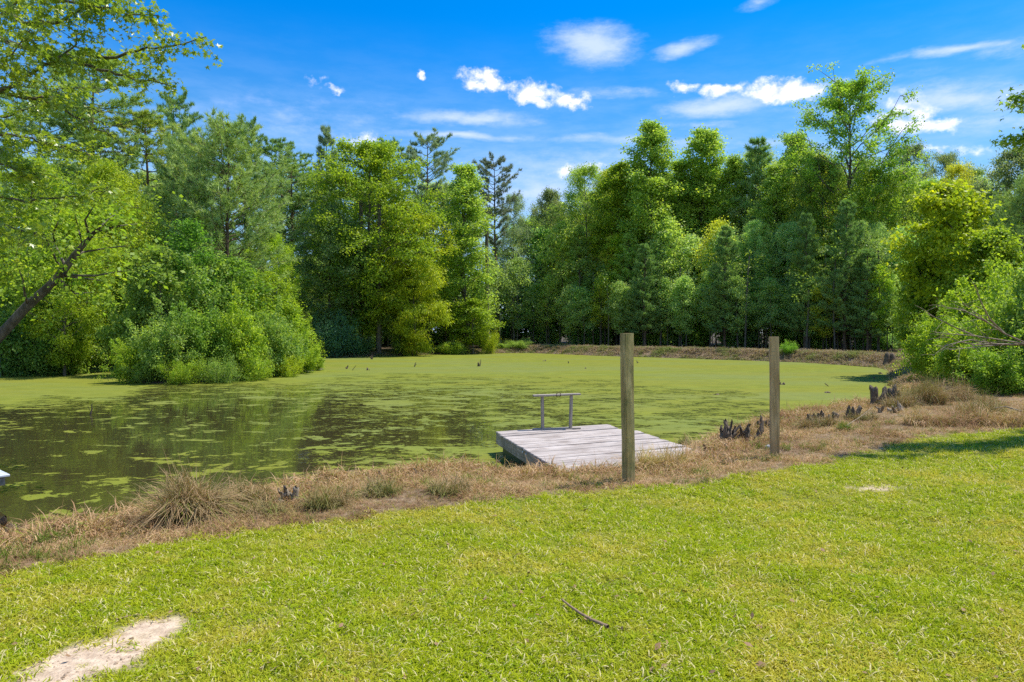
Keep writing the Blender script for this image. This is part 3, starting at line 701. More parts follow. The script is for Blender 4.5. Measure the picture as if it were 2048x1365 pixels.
BUSH = [
 ('bushN', 265, 32.1, 688, 48, YG2, 'low bright shrub at the left tip of the island'),
 ('bushN', 330, 31.9, 640, 62, MG, 'leafy shrub on the island front, second from its left tip'),
 ('bushA', 300, 37.5, 570, 82, MG, 'tall shrub at the back left of the island'),
 ('bushN', 405, 33.1, 622, 66, (.085, .13, .016), 'shrub on the island front just left of its middle'),
 ('bushA', 400, 38.5, 540, 90, MG, 'large round shrub in the middle of the island'),
 ('bushN', 475, 34.1, 622, 66, YG2, 'yellowish shrub on the middle of the island front'),
 ('bushA', 520, 40, 598, 78, (.105, .145, .012), 'tall yellow-green shrub at the island back, right of middle'),
 ('bushN', 548, 36.5, 640, 56, MG, 'rounded shrub on the island front right of its middle'),
 ('bushA', 575, 42, 618, 56, YG2, 'shrub with yellow-green top near the right tip of the island'),
 ('bushN', 598, 39.5, 668, 44, YG2, 'low shrub near the right tip of the island'),
 ('bushN', 628, 41.9, 706, 24, (.105, .145, .012), 'smallest shrub at the very right tip of the island'),
 ('bushC', 290, 31.6, 728, 40, MG, 'tiny shrub trailing onto the water at the left of the island front'),
 ('bushC', 365, 31.2, 722, 44, YG2, 'tiny shrub trailing onto the water, second along the island front'),
 ('bushC', 440, 32.0, 718, 44, MG, 'tiny shrub trailing onto the water at the middle of the island front'),
 ('bushC', 510, 33.6, 716, 40, YG2, 'tiny shrub trailing onto the water right of the middle of the island front'),
 ('bushC', 575, 36.2, 712, 34, YG, 'tiny bright shrub trailing onto the water near the right tip of the island'),
 ('bushA', 40, 37.5, 600, 90, (.06, .105, .02), 'dark shrub on the left bank under the leaning trunk'),
 ('bushA', 120, 38.6, 615, 78, MG, 'large shrub on the left bank beside the dark hollow'),
 ('bushB', 75, 37.2, 660, 66, (.07, .115, .02), 'lower shrub at the waterline of the left bank'),
 ('bushN', 215, 45.5, 712, 46, YG, 'bright low shrub on the left bank behind the island tip'),
 ('bushN', 165, 44.0, 716, 40, YG2, 'small bright shrub on the left bank beside the dark hollow'),
 ('bushB', 245, 47, 655, 60, MG, 'shrub on the far left bank behind the island'),
 ('bushB', 668, 62.5, 640, 46, (.045, .095, .045), 'blue-green shaded shrub on the far bank just right of the island'),
 ('bushB', 720, 65, 676, 34, (.06, .105, .03), 'low shaded shrub on the far bank left of the willow'),
 ('bushC', 905, 70.2, 686, 34, YG2, 'low weedy shrub right of the willow at the far waterline'),
 ('bushC', 980, 73, 664, 22, YG, 'round bright shrub on the far bank below the light green small tree'),
 ('bushC', 1035, 76, 682, 28, MG, 'low green shrub at the left end of the dam'),
 ('bushC', 880, 70.6, 692, 24, MG, 'small weed shrub at the foot of the willow'),
 ('bushB', 1578, 54.5, 686, 18, (.09, .155, .016), 'single round shrub on the dam behind the right post'),
 ('bushN', 1870, 27.5, 640, 62, YG2, 'waterside shrub at the left of the right-hand thicket'),
 ('bushN', 1940, 24.5, 650, 82, (.125, .165, .012), 'large leafy shrub in the middle of the right-hand thicket'),
 ('bushN', 2030, 22.5, 600, 88, YG2, 'large leafy shrub at the right edge of the photo'),
 ('bushA', 1975, 28, 560, 90, YG2, 'tall shrub behind the dead branches on the right'),
 ('bushN', 1998, 20.5, 700, 66, (.10, .15, .014), 'low shrub just behind the brush heap at the right'),
 ('bushA', 2110, 21, 560, 100, MG, 'shrub only partly inside the right edge, nearest the lawn'),
]
for (pr, px, d, top, hw, c, lb) in BUSH:
    plant_px(pr, px, d, top, hw, tuple(v_ * 1.15 for v_ in c), 'shrub', lb, 'shrub', None)
# forest behind the dam and on the left: ranks of trees that cannot be told apart one by one
g = np.random.default_rng(99)
def dam_y(px):   # depth of the dam's back foot for a photo column
    return np.interp(px, [600, 1000, 1060, 1200, 1600, 1800, 2000], [70, 79, 80, 72, 59, 52, 50])
def rank(n, x0, x1, dadd, tops, hw, protos, cols, name, label, group, cat='tree', jit=10):
    for k in range(n):
        px = x0 + (x1 - x0) * (k + .5) / n + g.normal() * jit
        d = dam_y(px) + dadd + g.random() * 3
        top = np.interp(px, *tops) + g.normal() * 14
        c = cols[g.integers(len(cols))]; f_ = 1.4 + .6 * g.random(); c = (c[0] * f_, min(c[1] * f_, .235), c[2] * f_)  # leaf colours lifted to stand in for light on the shaded ranks
        plant_px(protos[g.integers(len(protos))], px, d, top, hw * (.8 + .4 * g.random()), c, name, label, cat, group)
rank(24, 1050, 1830, 2.0, ([1000, 2000], [570, 555]), 28, ['underA', 'underB'], [MG, DG, YG2, DG], 'sapling', 'slender sapling in the shaded front rank behind the grassy dam', 'saplings in the front rank behind the dam')
rank(20, 1070, 1820, 6, ([1000, 2000], [465, 450]), 42, ['underB', 'pineC', 'underA', 'oakB'], [MG, DG, YG2, PD], 'young_tree', 'mid-height young tree in the second rank behind the grassy dam', 'young trees in the second rank behind the dam')
for (px, top, hw, lb) in [(1690, 405, 56, 'dark young pine standing in front of the tallest tree'), (1450, 455, 46, 'young pine in front of the right tulip tree'),
                          (1610, 430, 44, 'young pine between the right post and the tallest tree'), (1290, 490, 44, 'young pine left of centre of the dam wood, above the left post'), (1735, 500, 44, 'low young pine at the right end of the dam wood')]:
    plant_px('pineC', px, dam_y(px) + 3, top, hw, (.10, .155, .04), 'young_pine', lb)
rank(16, 1080, 1990, 17, ([1050, 1130, 1300, 1700, 2000], [440, 380, 345, 340, 380]), 58, ['oakB', 'grey', 'colB', 'oakA'], [MG, YG2, GG, MG], 'forest_tree', 'tall hardwood in the third rank behind the dam, filling in between the named ones', 'tall hardwoods filling the wood behind the dam')
rank(14, 1060, 2060, 25, ([1050, 1130, 1300, 2000], [455, 430, 380, 400]), 80, ['oakB', 'grey'], [MG, DG], 'forest_tree', 'hardwood deep in the wood behind the dam', 'hardwoods deep in the wood behind the dam')
rank(24, 1040, 2050, 15, ([1000, 2000], [610, 600]), 46, ['scrub'], [DG, BG, MG], 'undergrowth_shrub', 'shaded undergrowth shrub between the trunks behind the dam', 'undergrowth behind the dam', 'shrub', 14)
rank(20, 1060, 1800, 5.5, ([1000, 2000], [655, 652]), 30, ['scrub'], [DG, BG, MG], 'undergrowth_shrub', 'low undergrowth shrub at the foot of the saplings behind the dam', 'low undergrowth behind the dam', 'shrub', 14)
# left and centre
def rankL(n, x0, x1, dd, tops, hw, protos, cols, name, label, group, cat='tree'):
    for k in range(n):
        px = x0 + (x1 - x0) * (k + .5) / n + g.normal() * 14
        d = np.interp(px, [-100, 0, 250, 600, 1050], dd) + g.random() * 4
        top = np.interp(px, *tops) + g.normal() * 14
        f_ = 1.15 + .45 * g.random(); c = cols[g.integers(len(cols))]; c = (c[0] * f_, min(c[1] * f_, .225), c[2] * f_)  # leaf colour raised in place of missing light in these woods
        plant_px(protos[g.integers(len(protos))], px, d, top, hw * (.8 + .4 * g.random()), c, name, label, cat, group)
rankL(10, 560, 1060, (60, 60, 62, 72, 81), ([560, 1060], [500, 520]), 44, ['underB', 'underA', 'oakB'], [MG, BG, DG], 'young_tree', 'shaded young tree on the far bank left of the dam', 'young trees on the far bank left of the dam')
rankL(14, -60, 1060, (66, 66, 68, 80, 90), ([0, 500, 900, 1060], [330, 350, 400, 450]), 75, ['oakB', 'grey', 'pineT', 'oakA'], [MG, PG, GG, MG], 'forest_tree', 'tall tree in the rear rank of the left woods', 'rear rank of the left woods')
rankL(14, -100, 560, (46, 46, 54, 60, 60), ([-100, 560], [470, 480]), 60, ['oakB', 'underB', 'feather'], [MG, YG2, DG], 'forest_tree', 'mid-height tree in the left woods between island and pines', 'mid-height trees of the left woods')
rankL(20, -120, 1060, (46, 46, 54, 74, 88), ([-100, 1060], [640, 640]), 60, ['scrub'], [DG, MG, BG], 'undergrowth_shrub', 'shaded undergrowth shrub on the floor of the left woods', 'undergrowth of the left woods', 'shrub')
rankL(18, -100, 1060, (54, 54, 62, 84, 97), ([-100, 1060], [560, 560]), 70, ['scrub', 'oakB'], [DG, MG], 'forest_tree', 'dark tree deep in the left woods', 'dark trees deep in the left woods')
rankL(12, 560, 1060, (60, 60, 62, 66.5, 77.5), ([560, 1060], [672, 676]), 26, ['bushC', 'scrub'], [DG, BG, MG], 'bank_shrub', 'low shaded shrub on the far bank behind the waterline', 'low shrubs of the far bank', 'shrub')
for k in range(26):   # the wood closes round the right side, behind the lawn
    px = 2090 + 48 * k + g.normal() * 15; d = (46 if k % 2 else 56) + g.random() * 5
    plant_px(['oakB', 'grey', 'oakA'][k % 3], px, d, 330 + g.normal() * 25, 95, (.12, .165, .03), 'forest_tree', 'hardwood of the wood to the right of the pond', 'tree', 'hardwoods right of the pond')
for k in range(16):
    px = 2150 + 70 * k + g.normal() * 15; plant_px('scrub', px, 40 + g.random() * 4, 590, 110, MG, 'undergrowth_shrub', 'undergrowth shrub of the wood to the right of the pond', 'shrub', 'undergrowth right of the pond')
# bare straight trunks seen between the crowns
for k in range(40):
    px = g.uniform(1060, 1800) if k < 26 else g.uniform(590, 1050)
    d = (dam_y(px) + 1.5 + g.random() * 5) if k < 26 else np.interp(px, [590, 1050], [70, 80]) + g.random() * 4
    x = (px - CX) / F * d; h = 5.5 + 3.5 * g.random(); tb = Tubes(6); r = .05 + .07 * g.random()
    lbl = 'bare-stemmed slender tree in the shade behind the far bank'
    if k in (30, 34, 37):
        r = .3; h = 15; px = {30: 722, 34: 757, 37: 978}[k]; d = {30: 67, 34: 66.4, 37: 76.5}[k]; x = (px - CX) / F * d
        lbl = {30: 'thick dark trunk left of the willow, the upper one of two close together', 34: 'thick dark trunk reaching the far waterline just left of the willow', 37: 'tall bare brown trunk above the light green small tree right of the willow'}[k]
    zz = np.linspace(0, h, 7); pts = np.stack([np.cumsum(g.normal(size=7) * .06), np.cumsum(g.normal(size=7) * .06), zz], 1)
    tb.add(pts, np.linspace(r, r * .55, 7), 7)
    o = empty('slender_tree', (x, d, H1(x, d) - .1)); tag(o, lbl, 'tree', 'bare-stemmed slender trees behind the far bank' if lbl[0] == 'b' else None)
    link('trunk', tb.mesh('slender_trunk', M_BARK), o)
    C = pts[-1] + g.normal(size=(14, 3)) * np.array([.7, .7, .9]); cr = crown_leaves('slender_crown', C, 22, .45, .2, .6, M_LEAF, g)
    b = link('crown', cr, o); b.color = (*(MG if k % 2 else DG), 1)

# ------------------------------------------------------------------ near sweetgum branches (left) and right edge branch
def star_tree(name, label, base, limbs, seed, nleaf, fill=.42, trunk_pts=None, trunk_r=(.22, .08), named_leaves=300, size=.062, color=(.12, .17, .016)):
    g = np.random.default_rng(seed)
    root = empty(name, base); tag(root, label, 'tree')
    B = np.array(base); tb = Tubes(7)
    tp = np.array([tuple(p) for p in trunk_pts]) - B
    tb.add(tp, np.linspace(trunk_r[0], trunk_r[1], len(tp)), 10)
    link('trunk', tb.mesh(name + '_trunk', M_BARK), root)
    C = []
    for li, (pts, r0) in enumerate(limbs):
        P_ = np.array([tuple(p) for p in pts]) - B
        za = max(.5, min(P_[0, 2] - .35, tp[-1, 2])); an = np.array([np.interp(za, tp[:, 2], tp[:, 0]), np.interp(za, tp[:, 2], tp[:, 1]), za])
        if np.linalg.norm(an - P_[0]) < 2.6: P_ = np.concatenate([an[None], P_])
        t = np.linspace(0, len(P_) - 1, 4 * len(P_)); S_ = np.stack([np.interp(t, np.arange(len(P_)), P_[:, k]) for k in range(3)], 1)
        S_[1:-1] += g.normal(size=(len(S_) - 2, 3)) * .025
        lb = Tubes(6); lb.add(S_, np.linspace(r0, .006, len(S_)), 7)
        seg = np.linalg.norm(np.diff(S_, axis=0), axis=1).sum(); nt = max(5, int(seg * 7))
        for k in range(nt):
            f = .12 + .88 * (k + g.random()) / nt; a = np.array([np.interp(f * (len(S_) - 1), np.arange(len(S_)), S_[:, q]) for q in range(3)])
            dd = norm(g.normal(size=3) * np.array([1, 1, .55]) + norm(S_[-1] - S_[0]) * .7); L_ = fill * (.5 + .9 * g.random()) * (1.1 - .5 * f)
            e = a + dd * L_ + np.array([0, 0, -.10 * L_])
            lb.add(bez(a, e, L_ * .1, 5), np.linspace(max(.004, r0 * .22 * (1 - f)), .003, 5), 4)
            for u in np.linspace(.25, 1, 5): C.append(a + (e - a) * u)
        link('limb', lb.mesh('limb', M_BARK), root)
    C = np.array(C); k = g.integers(len(C), size=nleaf)
    Pl = C[k] + g.normal(size=(nleaf, 3)) * np.array([.085, .085, .07])
    D = g.normal(size=(nleaf, 3)) * np.array([1, 1, .4]); D[:, 2] -= .55
    Nn = norm(g.normal(size=(nleaf, 3)) * .5 + np.array([0, 0, 1.])); sz = size * (.7 + .6 * g.random(nleaf))
    # the largest showing leaves as objects of their own
    W = Pl + B; ok = (W[:, 1] > 1); u = np.where(ok, W[:, 0] / np.maximum(W[:, 1], .1), 9)
    v = (W[:, 2] - CAMZ) / np.maximum(W[:, 1], .1)
    vis = ok & (np.abs(u) < .75) & (v < .485)
    score = np.where(vis, sz / np.maximum(W[:, 1], .1) * (.6 + .4 * g.random(nleaf)), 0)
    pick = np.argsort(-score)[:named_leaves]; pick = pick[score[pick] > 0]
    rest = np.setdiff1d(np.arange(nleaf), pick)
    V, Fc, kf = star_leaves(Pl[rest], D[rest], Nn[rest], sz[rest])
    me = make_mesh(name + '_foliage', V, Fc, M_GUM, {'rnd': ('FACE', np.repeat(g.random(len(rest)), kf)), 'clump': ('FACE', np.repeat(g.random(len(C))[k[rest]], kf))})
    fo = link('foliage', me, root); fo['kind'] = 'stuff'; fo.color = (*color, 1)
    z1 = np.zeros((1, 3)); protos = []
    for q in range(6):
        V, Fc, kf = star_leaves(z1, np.array([[1., 0, 0]]), np.array([[0, 0, 1.]]), np.array([1.]))
        protos.append(make_mesh('star_leaf', V, Fc, M_GUM, {'rnd': ('FACE', np.full(kf, (q + .5) / 6)), 'clump': ('FACE', np.full(kf, g.random()))}))
    for j in pick:
        d_ = Vector(D[j]).normalized(); n_ = Vector(Nn[j]); s_ = d_.cross(n_).normalized(); n_ = s_.cross(d_)
        m = Matrix((d_, -s_, n_)).transposed().to_4x4()
        m = Matrix.Translation(Pl[j]) @ m @ Matrix.Scale(sz[j], 4)
        o = link('leaf', protos[j % 6], root); o.matrix_local = m; o.color = (*color, 1)
    return root
def A(*l): return [at_depth(*p) for p in l]
T0 = Vector((-10.6, 10.2, .35))
limbs = [
 (A((-330, 40, 10.8), (-40, 60, 10.6), (60, 100, 10.4), (150, 116, 10.3), (235, 112, 10.2), (330, 92, 10.0), (412, 74, 9.9)), .06),
 (A((-330, -60, 10.9), (-60, -10, 10.4), (60, 50, 10.0), (125, 40, 9.8), (185, 5, 9.7), (250, -40, 9.6)), .055),
 (A((-330, 200, 10.5), (-20, 185, 9.8), (60, 152, 9.7), (120, 112, 9.6), (170, 60, 9.6)), .05),
 (A((-20, 185, 9.9), (90, 200, 10.0), (150, 232, 10.1), (225, 275, 10.2)), .03),
 (A((-330, 260, 11), (-40, 262, 10.8), (60, 280, 10.7), (120, 292, 10.6), (180, 312, 10.6)), .035),
 (A((110, 112, 10.3), (200, 140, 10.2), (280, 160, 10.1), (342, 172, 10.0)), .03),
 (A((-330, 360, 11), (-60, 385, 10.9), (50, 402, 10.8), (150, 392, 10.7), (222, 372, 10.6)), .035),
 (A((-330, -120, 10.5), (-50, -20, 9.8), (100, 0, 9.6), (220, 20, 9.5), (318, 32, 9.4)), .045),
 (A((-330, 420, 10), (-60, 445, 9.4), (20, 452, 9.2), (90, 470, 9.1)), .03),
 (A((-300, 80, 10.2), (-60, 60, 9.0), (20, 20, 8.8), (90, -20, 8.6), (130, -60, 8.6)), .03),
 (A((-300, 140, 10.2), (-60, 120, 9.0), (0, 130, 8.8), (60, 60, 8.8)), .025),
 (A((-200, 210, 11.5), (0, 235, 11.3), (60, 215, 11.2), (110, 180, 11.2), (180, 175, 11.2)), .03),
 (A((-200, 300, 9.6), (-60, 310, 9.4), (20, 330, 9.4), (70, 350, 9.4)), .03),
]
star_tree('sweetgum_tree', 'star-leaved tree whose branches hang into the top left of the view', T0, limbs, 5, 11000, .44,
          [T0, T0 + Vector((-.1, .05, 3)), T0 + Vector((-.3, .1, 6)), T0 + Vector((-.2, .1, 9))], color=(.115, .15, .014), size=.062)
T1 = Vector((11.8, 12.25, .8))
limbs = [(A((2330, 120, 12.2), (2180, 190, 12), (2090, 200, 12), (2030, 195, 12)), .04), (A((2330, 200, 12.2), (2160, 230, 12), (2080, 270, 12), (2040, 285, 12)), .04),
         (A((2330, 40, 12.2), (2150, 60, 12), (2085, 90, 12)), .04),
         (A((2330, 60, 12.2), (2480, 0, 12.4), (2640, -60, 12.8), (2760, -60, 13)), .05), (A((2330, -60, 12.2), (2420, -200, 12.6), (2560, -330, 13)), .05), (A((2330, -120, 12.2), (2240, -260, 12), (2160, -380, 12)), .045), (A((2330, 160, 12.2), (2460, 120, 12), (2620, 130, 11.6)), .045),
         (A((2330, -180, 12.2), (2350, -350, 12.6), (2420, -500, 13)), .045), (A((2330, -20, 12.3), (2380, -60, 13.2), (2440, -140, 14.2)), .045)]
star_tree('sweetgum_tree', 'star-leaved tree whose leaf tips enter at the upper right edge', T1, limbs, 6, 9000, .55,
          [T1, T1 + Vector((.1, .1, 3)), T1 + Vector((.1, 0, 6)), T1 + Vector((0, 0, 9.5))], named_leaves=60, color=(.10, .15, .014), size=.07)
# leaning trunk at left with its own small-leaved crown
base = at_depth(-190, 905, 12.2); base.z = H1(base.x, base.y) - .1
lp = [base] + A((-70, 745, 12.1), (0, 672, 12), (55, 612, 12), (100, 572, 12), (132, 535, 12), (150, 510, 12), (165, 492, 12), (178, 478, 12), (190, 462, 12))
root = empty('leaning_tree', base); tag(root, 'dark leaning trunk reaching in from the left edge over the pond, with thin forked limbs', 'tree')
tb = Tubes(9); B = np.array(base); pp = np.array([tuple(p) for p in lp]) - B
tb.add(pp, [.13, .10, .088, .08, .072, .065, .055, .046, .036, .026], 10); link('trunk', tb.mesh('leaning_trunk', M_BARK), root)
lb = Tubes(5); g2 = np.random.default_rng(77); C = []
for fork in [((132, 535), (115, 500), (105, 470), (118, 440), (125, 430)), ((140, 520), (165, 505), (195, 500), (230, 495), (260, 492)), ((165, 492), (160, 470), (155, 450), (150, 430)),
             ((178, 478), (200, 455), (215, 440), (235, 425)), ((190, 462), (215, 458), (240, 452), (275, 448)), ((132, 550), (160, 552), (190, 552), (230, 545), (262, 540)), ((130, 552), (165, 557), (205, 562)),
             ((128, 552), (112, 520), (100, 495), (88, 470), (82, 440)), ((100, 572), (120, 560), (150, 588), (185, 585)), ((178, 470), (170, 440), (190, 410)), ((55, 612), (50, 590), (46, 560), (34, 530))]:
    q = np.array([tuple(p) for p in A(*[(a, b, 12 + .25 * k_ * (1 if a % 2 else -1)) for k_, (a, b) in enumerate(fork)])]) - B
    lb.add(q, np.linspace(.028, .005, len(q)), 5)
    for k_ in range(7): C.append(q[-1 - (k_ % 2)] + g2.normal(size=3) * np.array([.28, .3, .2]))
link('limb', lb.mesh('leaning_limbs', M_BARK), root)
cc = np.array(C + [np.array(at_depth(px, py, 12.0 + g2.normal() * .5)) - B for px, py in [(5, 500), (30, 470), (60, 490), (20, 540), (60, 540), (90, 520), (0, 580), (150, 410), (190, 420), (215, 400), (80, 440), (120, 400), (150, 560), (40, 420), (110, 545), (30, 510)] for _ in range(3)]) + 0
cc[len(C):] += g2.normal(size=(len(cc) - len(C), 3)) * .22
b = link('crown', crown_leaves('leaning_crown', cc, 17, .3, .08, .7, M_LEAF, g2, .4), root); b.color = (.12, .17, .014, 1)

# ------------------------------------------------------------------ grass (instanced blades)
def blades(n, rad, hgt, wid, g, lean=.35, seg=3, lie=0.):
    V = []; Fq = []; Ft = []; rr = []; c = 0
    for k in range(n):
        a = g.random() * 6.283; r = rad * math.sqrt(g.random()); p = np.array([math.cos(a) * r, math.sin(a) * r, 0])
        d = g.random() * 6.283; D = np.array([math.cos(d), math.sin(d), 0]); Sd = np.array([-D[1], D[0], 0]) if g.random() < .5 else norm(g.normal(size=3) * np.array([1, 1, 0]) + 1e-6)
        h = hgt * (.5 + .7 * g.random()); l = lean * (.3 + 1.2 * g.random()) + (lie if g.random() < .5 else 0); w = wid * (.7 + .5 * g.random())
        pts = []
        for s_ in range(seg + 1):
            t = s_ / seg; ang = l * t * 1.3
            pts.append(p + D * h * t * math.sin(ang) + np.array([0, 0, max(h * t * math.cos(ang), .004)]))
        for s_ in range(seg):
            ww = w * (1 - (s_ / seg) ** 2 * .6)
            V += [pts[s_] - Sd * ww / 2, pts[s_] + Sd * ww / 2]
        V.append(pts[seg])
        for s_ in range(seg - 1): Fq.append((c + 2 * s_, c + 2 * s_ + 1, c + 2 * s_ + 3, c + 2 * s_ + 2)); rr.append(0)
        Ft.append((c + 2 * seg - 2, c + 2 * seg - 1, c + 2 * seg)); c += 2 * seg + 1
    r1 = g.random(n)
    return np.array(V), np.array(Fq), np.array(Ft), np.concatenate([np.repeat(r1, seg - 1), r1])
def tuft_obj(name, mat, *a, **k):
    V, Fq, Ft, r = blades(*a, **k)
    me = make_mesh(name, V, [Fq, Ft], mat, {'rnd': ('FACE', r)})
    return bpy.data.objects.new(name, me)
def scatter(name, P3, rotz, tilt, scl, sources):
    """one stuff object: a cloud of points carrying instanced tufts"""
    me = bpy.data.meshes.new(name); me.vertices.add(len(P3)); me.vertices.foreach_set('co', np.asarray(P3, np.float32).ravel())
    rot = np.column_stack([tilt[:, 0], tilt[:, 1], rotz]).astype(np.float32)
    a = me.attributes.new('rot', 'FLOAT_VECTOR', 'POINT'); a.data.foreach_set('vector', rot.ravel())
    a = me.attributes.new('scl', 'FLOAT', 'POINT'); a.data.foreach_set('value', scl.astype(np.float32))
    a = me.attributes.new('idx', 'INT', 'POINT'); a.data.foreach_set('value', (np.arange(len(P3)) % len(sources)).astype(np.int32))
    o = link(name, me); ng = bpy.data.node_groups.new(name, 'GeometryNodeTree')
    ng.interface.new_socket('Geometry', in_out='INPUT', socket_type='NodeSocketGeometry'); ng.interface.new_socket('Geometry', in_out='OUTPUT', socket_type='NodeSocketGeometry')
    N = ng.nodes; Lk = ng.links; gi = N.new('NodeGroupInput'); go = N.new('NodeGroupOutput'); inst = N.new('GeometryNodeInstanceOnPoints')
    gi2 = N.new('GeometryNodeGeometryToInstance')
    for s_ in reversed(sources):
        oi = N.new('GeometryNodeObjectInfo'); oi.inputs['Object'].default_value = s_; oi.inputs['As Instance'].default_value = True
        Lk.new(oi.outputs['Geometry'], gi2.inputs[0])
    def at(nm, typ):
        n_ = N.new('GeometryNodeInputNamedAttribute'); n_.data_type = typ; n_.inputs['Name'].default_value = nm
        return [x for x in n_.outputs if x.enabled and x.name == 'Attribute'][0]
    Lk.new(gi.outputs[0], inst.inputs['Points']); Lk.new(gi2.outputs[0], inst.inputs['Instance'])
    inst.inputs['Pick Instance'].default_value = True; Lk.new(at('idx', 'INT'), inst.inputs['Instance Index'])
    Lk.new(at('rot', 'FLOAT_VECTOR'), inst.inputs['Rotation']); Lk.new(at('scl', 'FLOAT'), inst.inputs['Scale'])
    Lk.new(inst.outputs[0], go.inputs[0])
    md = o.modifiers.new('tufts', 'NODES'); md.node_group = ng
    return o
g = np.random.default_rng(5)
def sample_view(n, y0, y1, pw, slack=1.8):
    """points spread over the ground in front of the camera, denser near it"""
    u = g.random(n); y = (y0 ** (1 - pw) + u * (y1 ** (1 - pw) - y0 ** (1 - pw))) ** (1 / (1 - pw)) if pw != 1 else y0 * (y1 / y0) ** u
    x = (g.random(n) * 2 - 1) * (y * .82 + slack)
    return np.column_stack([x, y])
def put(name, P_, sources, scl, tiltamp, dz, label, cat='grass'):
    z = height(P_) + dz; n_ = len(P_)
    o = scatter(name, np.column_stack([P_, z]), g.random(n_) * 6.283, g.normal(size=(n_, 2)) * tiltamp, scl, sources)
    tag(o, label, cat, kind='stuff'); return o
# lawn
P_ = sample_view(175000, 1.7, 19, 1.5, 5.0); w = lawn_w(P_) * (1 - np.clip(dirt_w(P_) * 1.1, 0, 1) * .975) * (water_sd(P_) > .4)
P_ = P_[g.random(len(P_)) < w]
src = [tuft_obj('grass_tuft', M_LAWN, 15, .05, .052, .0058, g, .9, 3, .5) for _ in range(6)]
put('lawn_grass', P_, src, (.6 + .85 * g.random(len(P_)) ** 1.6) * (.82 + P_[:, 1] * .05), .12, -.004, 'bright yellow-green mown lawn grass covering the foreground slope')
# straw band
P_ = sample_view(150000, 4.0, 30, 1.15, 4.0); s = water_sd(P_)
w = (1 - lawn_w(P_)) * (s > -.12) * (1 - np.clip(sm((P_[:, 1] - 26) / 6), 0, 1)) * np.where(P_[:, 0] < -9, 0, 1)
ud, vd = np.array([.912, .41]), np.array([-.262, .965])
def on_dock(Q):
    w_ = Q - np.array([.725, 9.75]); inv = np.linalg.inv(np.column_stack([ud, vd])); c_ = (inv @ w_.T).T
    return (c_[:, 0] > -.05) & (c_[:, 0] < 3.2) & (c_[:, 1] > .03) & (c_[:, 1] < 4.1)
P_ = P_[(g.random(len(P_)) < w) & ~on_dock(P_)]
src = [tuft_obj('straw_tuft', M_DRY, 26, .10, .15, .0055, g, 1.1, 3, .8) for _ in range(5)] + [tuft_obj('straw_tuft', M_DRY, 22, .12, .10, .006, g, 1.5, 3, .6) for _ in range(3)]
s = water_sd(P_)
put('dry_grass', P_, src, (.5 + .75 * g.random(len(P_)) ** 1.5) * (.62 + .75 * sm((2.4 - s) / 1.8)) * (1.0 + P_[:, 1] * .018) * (.75 + .45 * sm(wig(P_, 1.9, 1., 4.) + .5)), .25, -.01, 'matted dry straw-coloured grass along the near bank of the pond')
# green weeds within the straw
P_ = sample_view(5200, 4.5, 26, 1.3); s = water_sd(P_); w = (1 - lawn_w(P_)) * (s > -.05) * (P_[:, 0] > -9) * (wig(P_, 2.2, 1., 3.) > .25)
P_ = P_[(g.random(len(P_)) < w) & ~on_dock(P_)]
M_WEED = blade_mat('weed_blade', [(.12, .17, .02), (.20, .26, .03), (.15, .19, .03), (.22, .24, .05)], .3)
src = [tuft_obj('weed_tuft', M_WEED, 18, .07, .16, .008, g, .7, 3) for _ in range(3)]
put('green_weeds', P_, src, .5 + .6 * g.random(len(P_)), .15, -.01, 'scattered green weeds growing through the dry grass band')
# far bank and dam
P_ = np.column_stack([g.uniform(-30, 30, 110000), g.uniform(30, 84, 110000)]); s = water_sd(P_)
P_ = P_[(s > -.1) & (s < np.where(P_[:, 0] > 0, 3.6, 1.3)) & (poly_sd(P_, ISL) > .5)]
src = [tuft_obj('bank_tuft', M_FARGRASS, 26, .25, .24, .03, g, .8, 3) for _ in range(5)]
put('bank_grass', P_, src, .45 + .7 * g.random(len(P_)) * (1 + .5 * (wig(P_, 1.4, 1.) > .2)), .2, -.02, 'brown and green rough grass on the far dam and banks', 'grass')
# loose litter of fallen leaves and straw in the dirt and on the lawn
P_ = sample_view(5000, 2.5, 9, 1.5); w = np.clip(dirt_w(P_) * .5 + .04, 0, 1) * lawn_w(P_)
P_ = P_[g.random(len(P_)) < w]
src = [tuft_obj('straw_bit', M_DRY, 2, .02, .05, .003, g, 1.9, 3) for _ in range(3)]
put('straw_litter', P_, src, .6 + .7 * g.random(len(P_)), .3, .004, 'thin bits of dead straw lying on the dirt patches and lawn', 'straw')

# fallen leaves on the lawn, pebbles in the bare soil
def leaf_proto(g):
    V, Fq = leaf_quads(np.zeros((1, 3)), np.array([[1., 0, .1]]), np.array([[0, g.normal() * .3, 1.]]), np.array([.045]), np.array([.026]))
    return bpy.data.objects.new('dead_leaf', make_mesh('dead_leaf', V, Fq, M_DEADLEAF))
M_DEADLEAF = simple_mat('dead_leaf_brown', (.26, .15, .07), .8, 0, 20, .5)
P_ = sample_view(900, 2.6, 13, 1.5); P_ = P_[g.random(len(P_)) < .55]
put('fallen_leaves', P_, [leaf_proto(g) for _ in range(4)], .6 + .7 * g.random(len(P_)), .35, .03, 'a few dead brown leaves fallen on the lawn', 'leaves')
P_ = sample_view(26000, 2.6, 9, 1.5); P_ = P_[g.random(len(P_)) < np.clip(dirt_w(P_) - .35, 0, 1) * .45]
def pebble(g):
    import bmesh
    bm = bmesh.new(); bmesh.ops.create_icosphere(bm, subdivisions=1, radius=.009)
    for v_ in bm.verts: v_.co *= 1 + g.normal() * .15; v_.co.z *= .6
    me = bpy.data.meshes.new('pebble'); bm.to_mesh(me); bm.free(); me.materials.append(M_SOILCRUMB); return bpy.data.objects.new('pebble', me)
M_SOILCRUMB = simple_mat('soil_crumb', (.36, .26, .17), .95, 0, 30, .5)
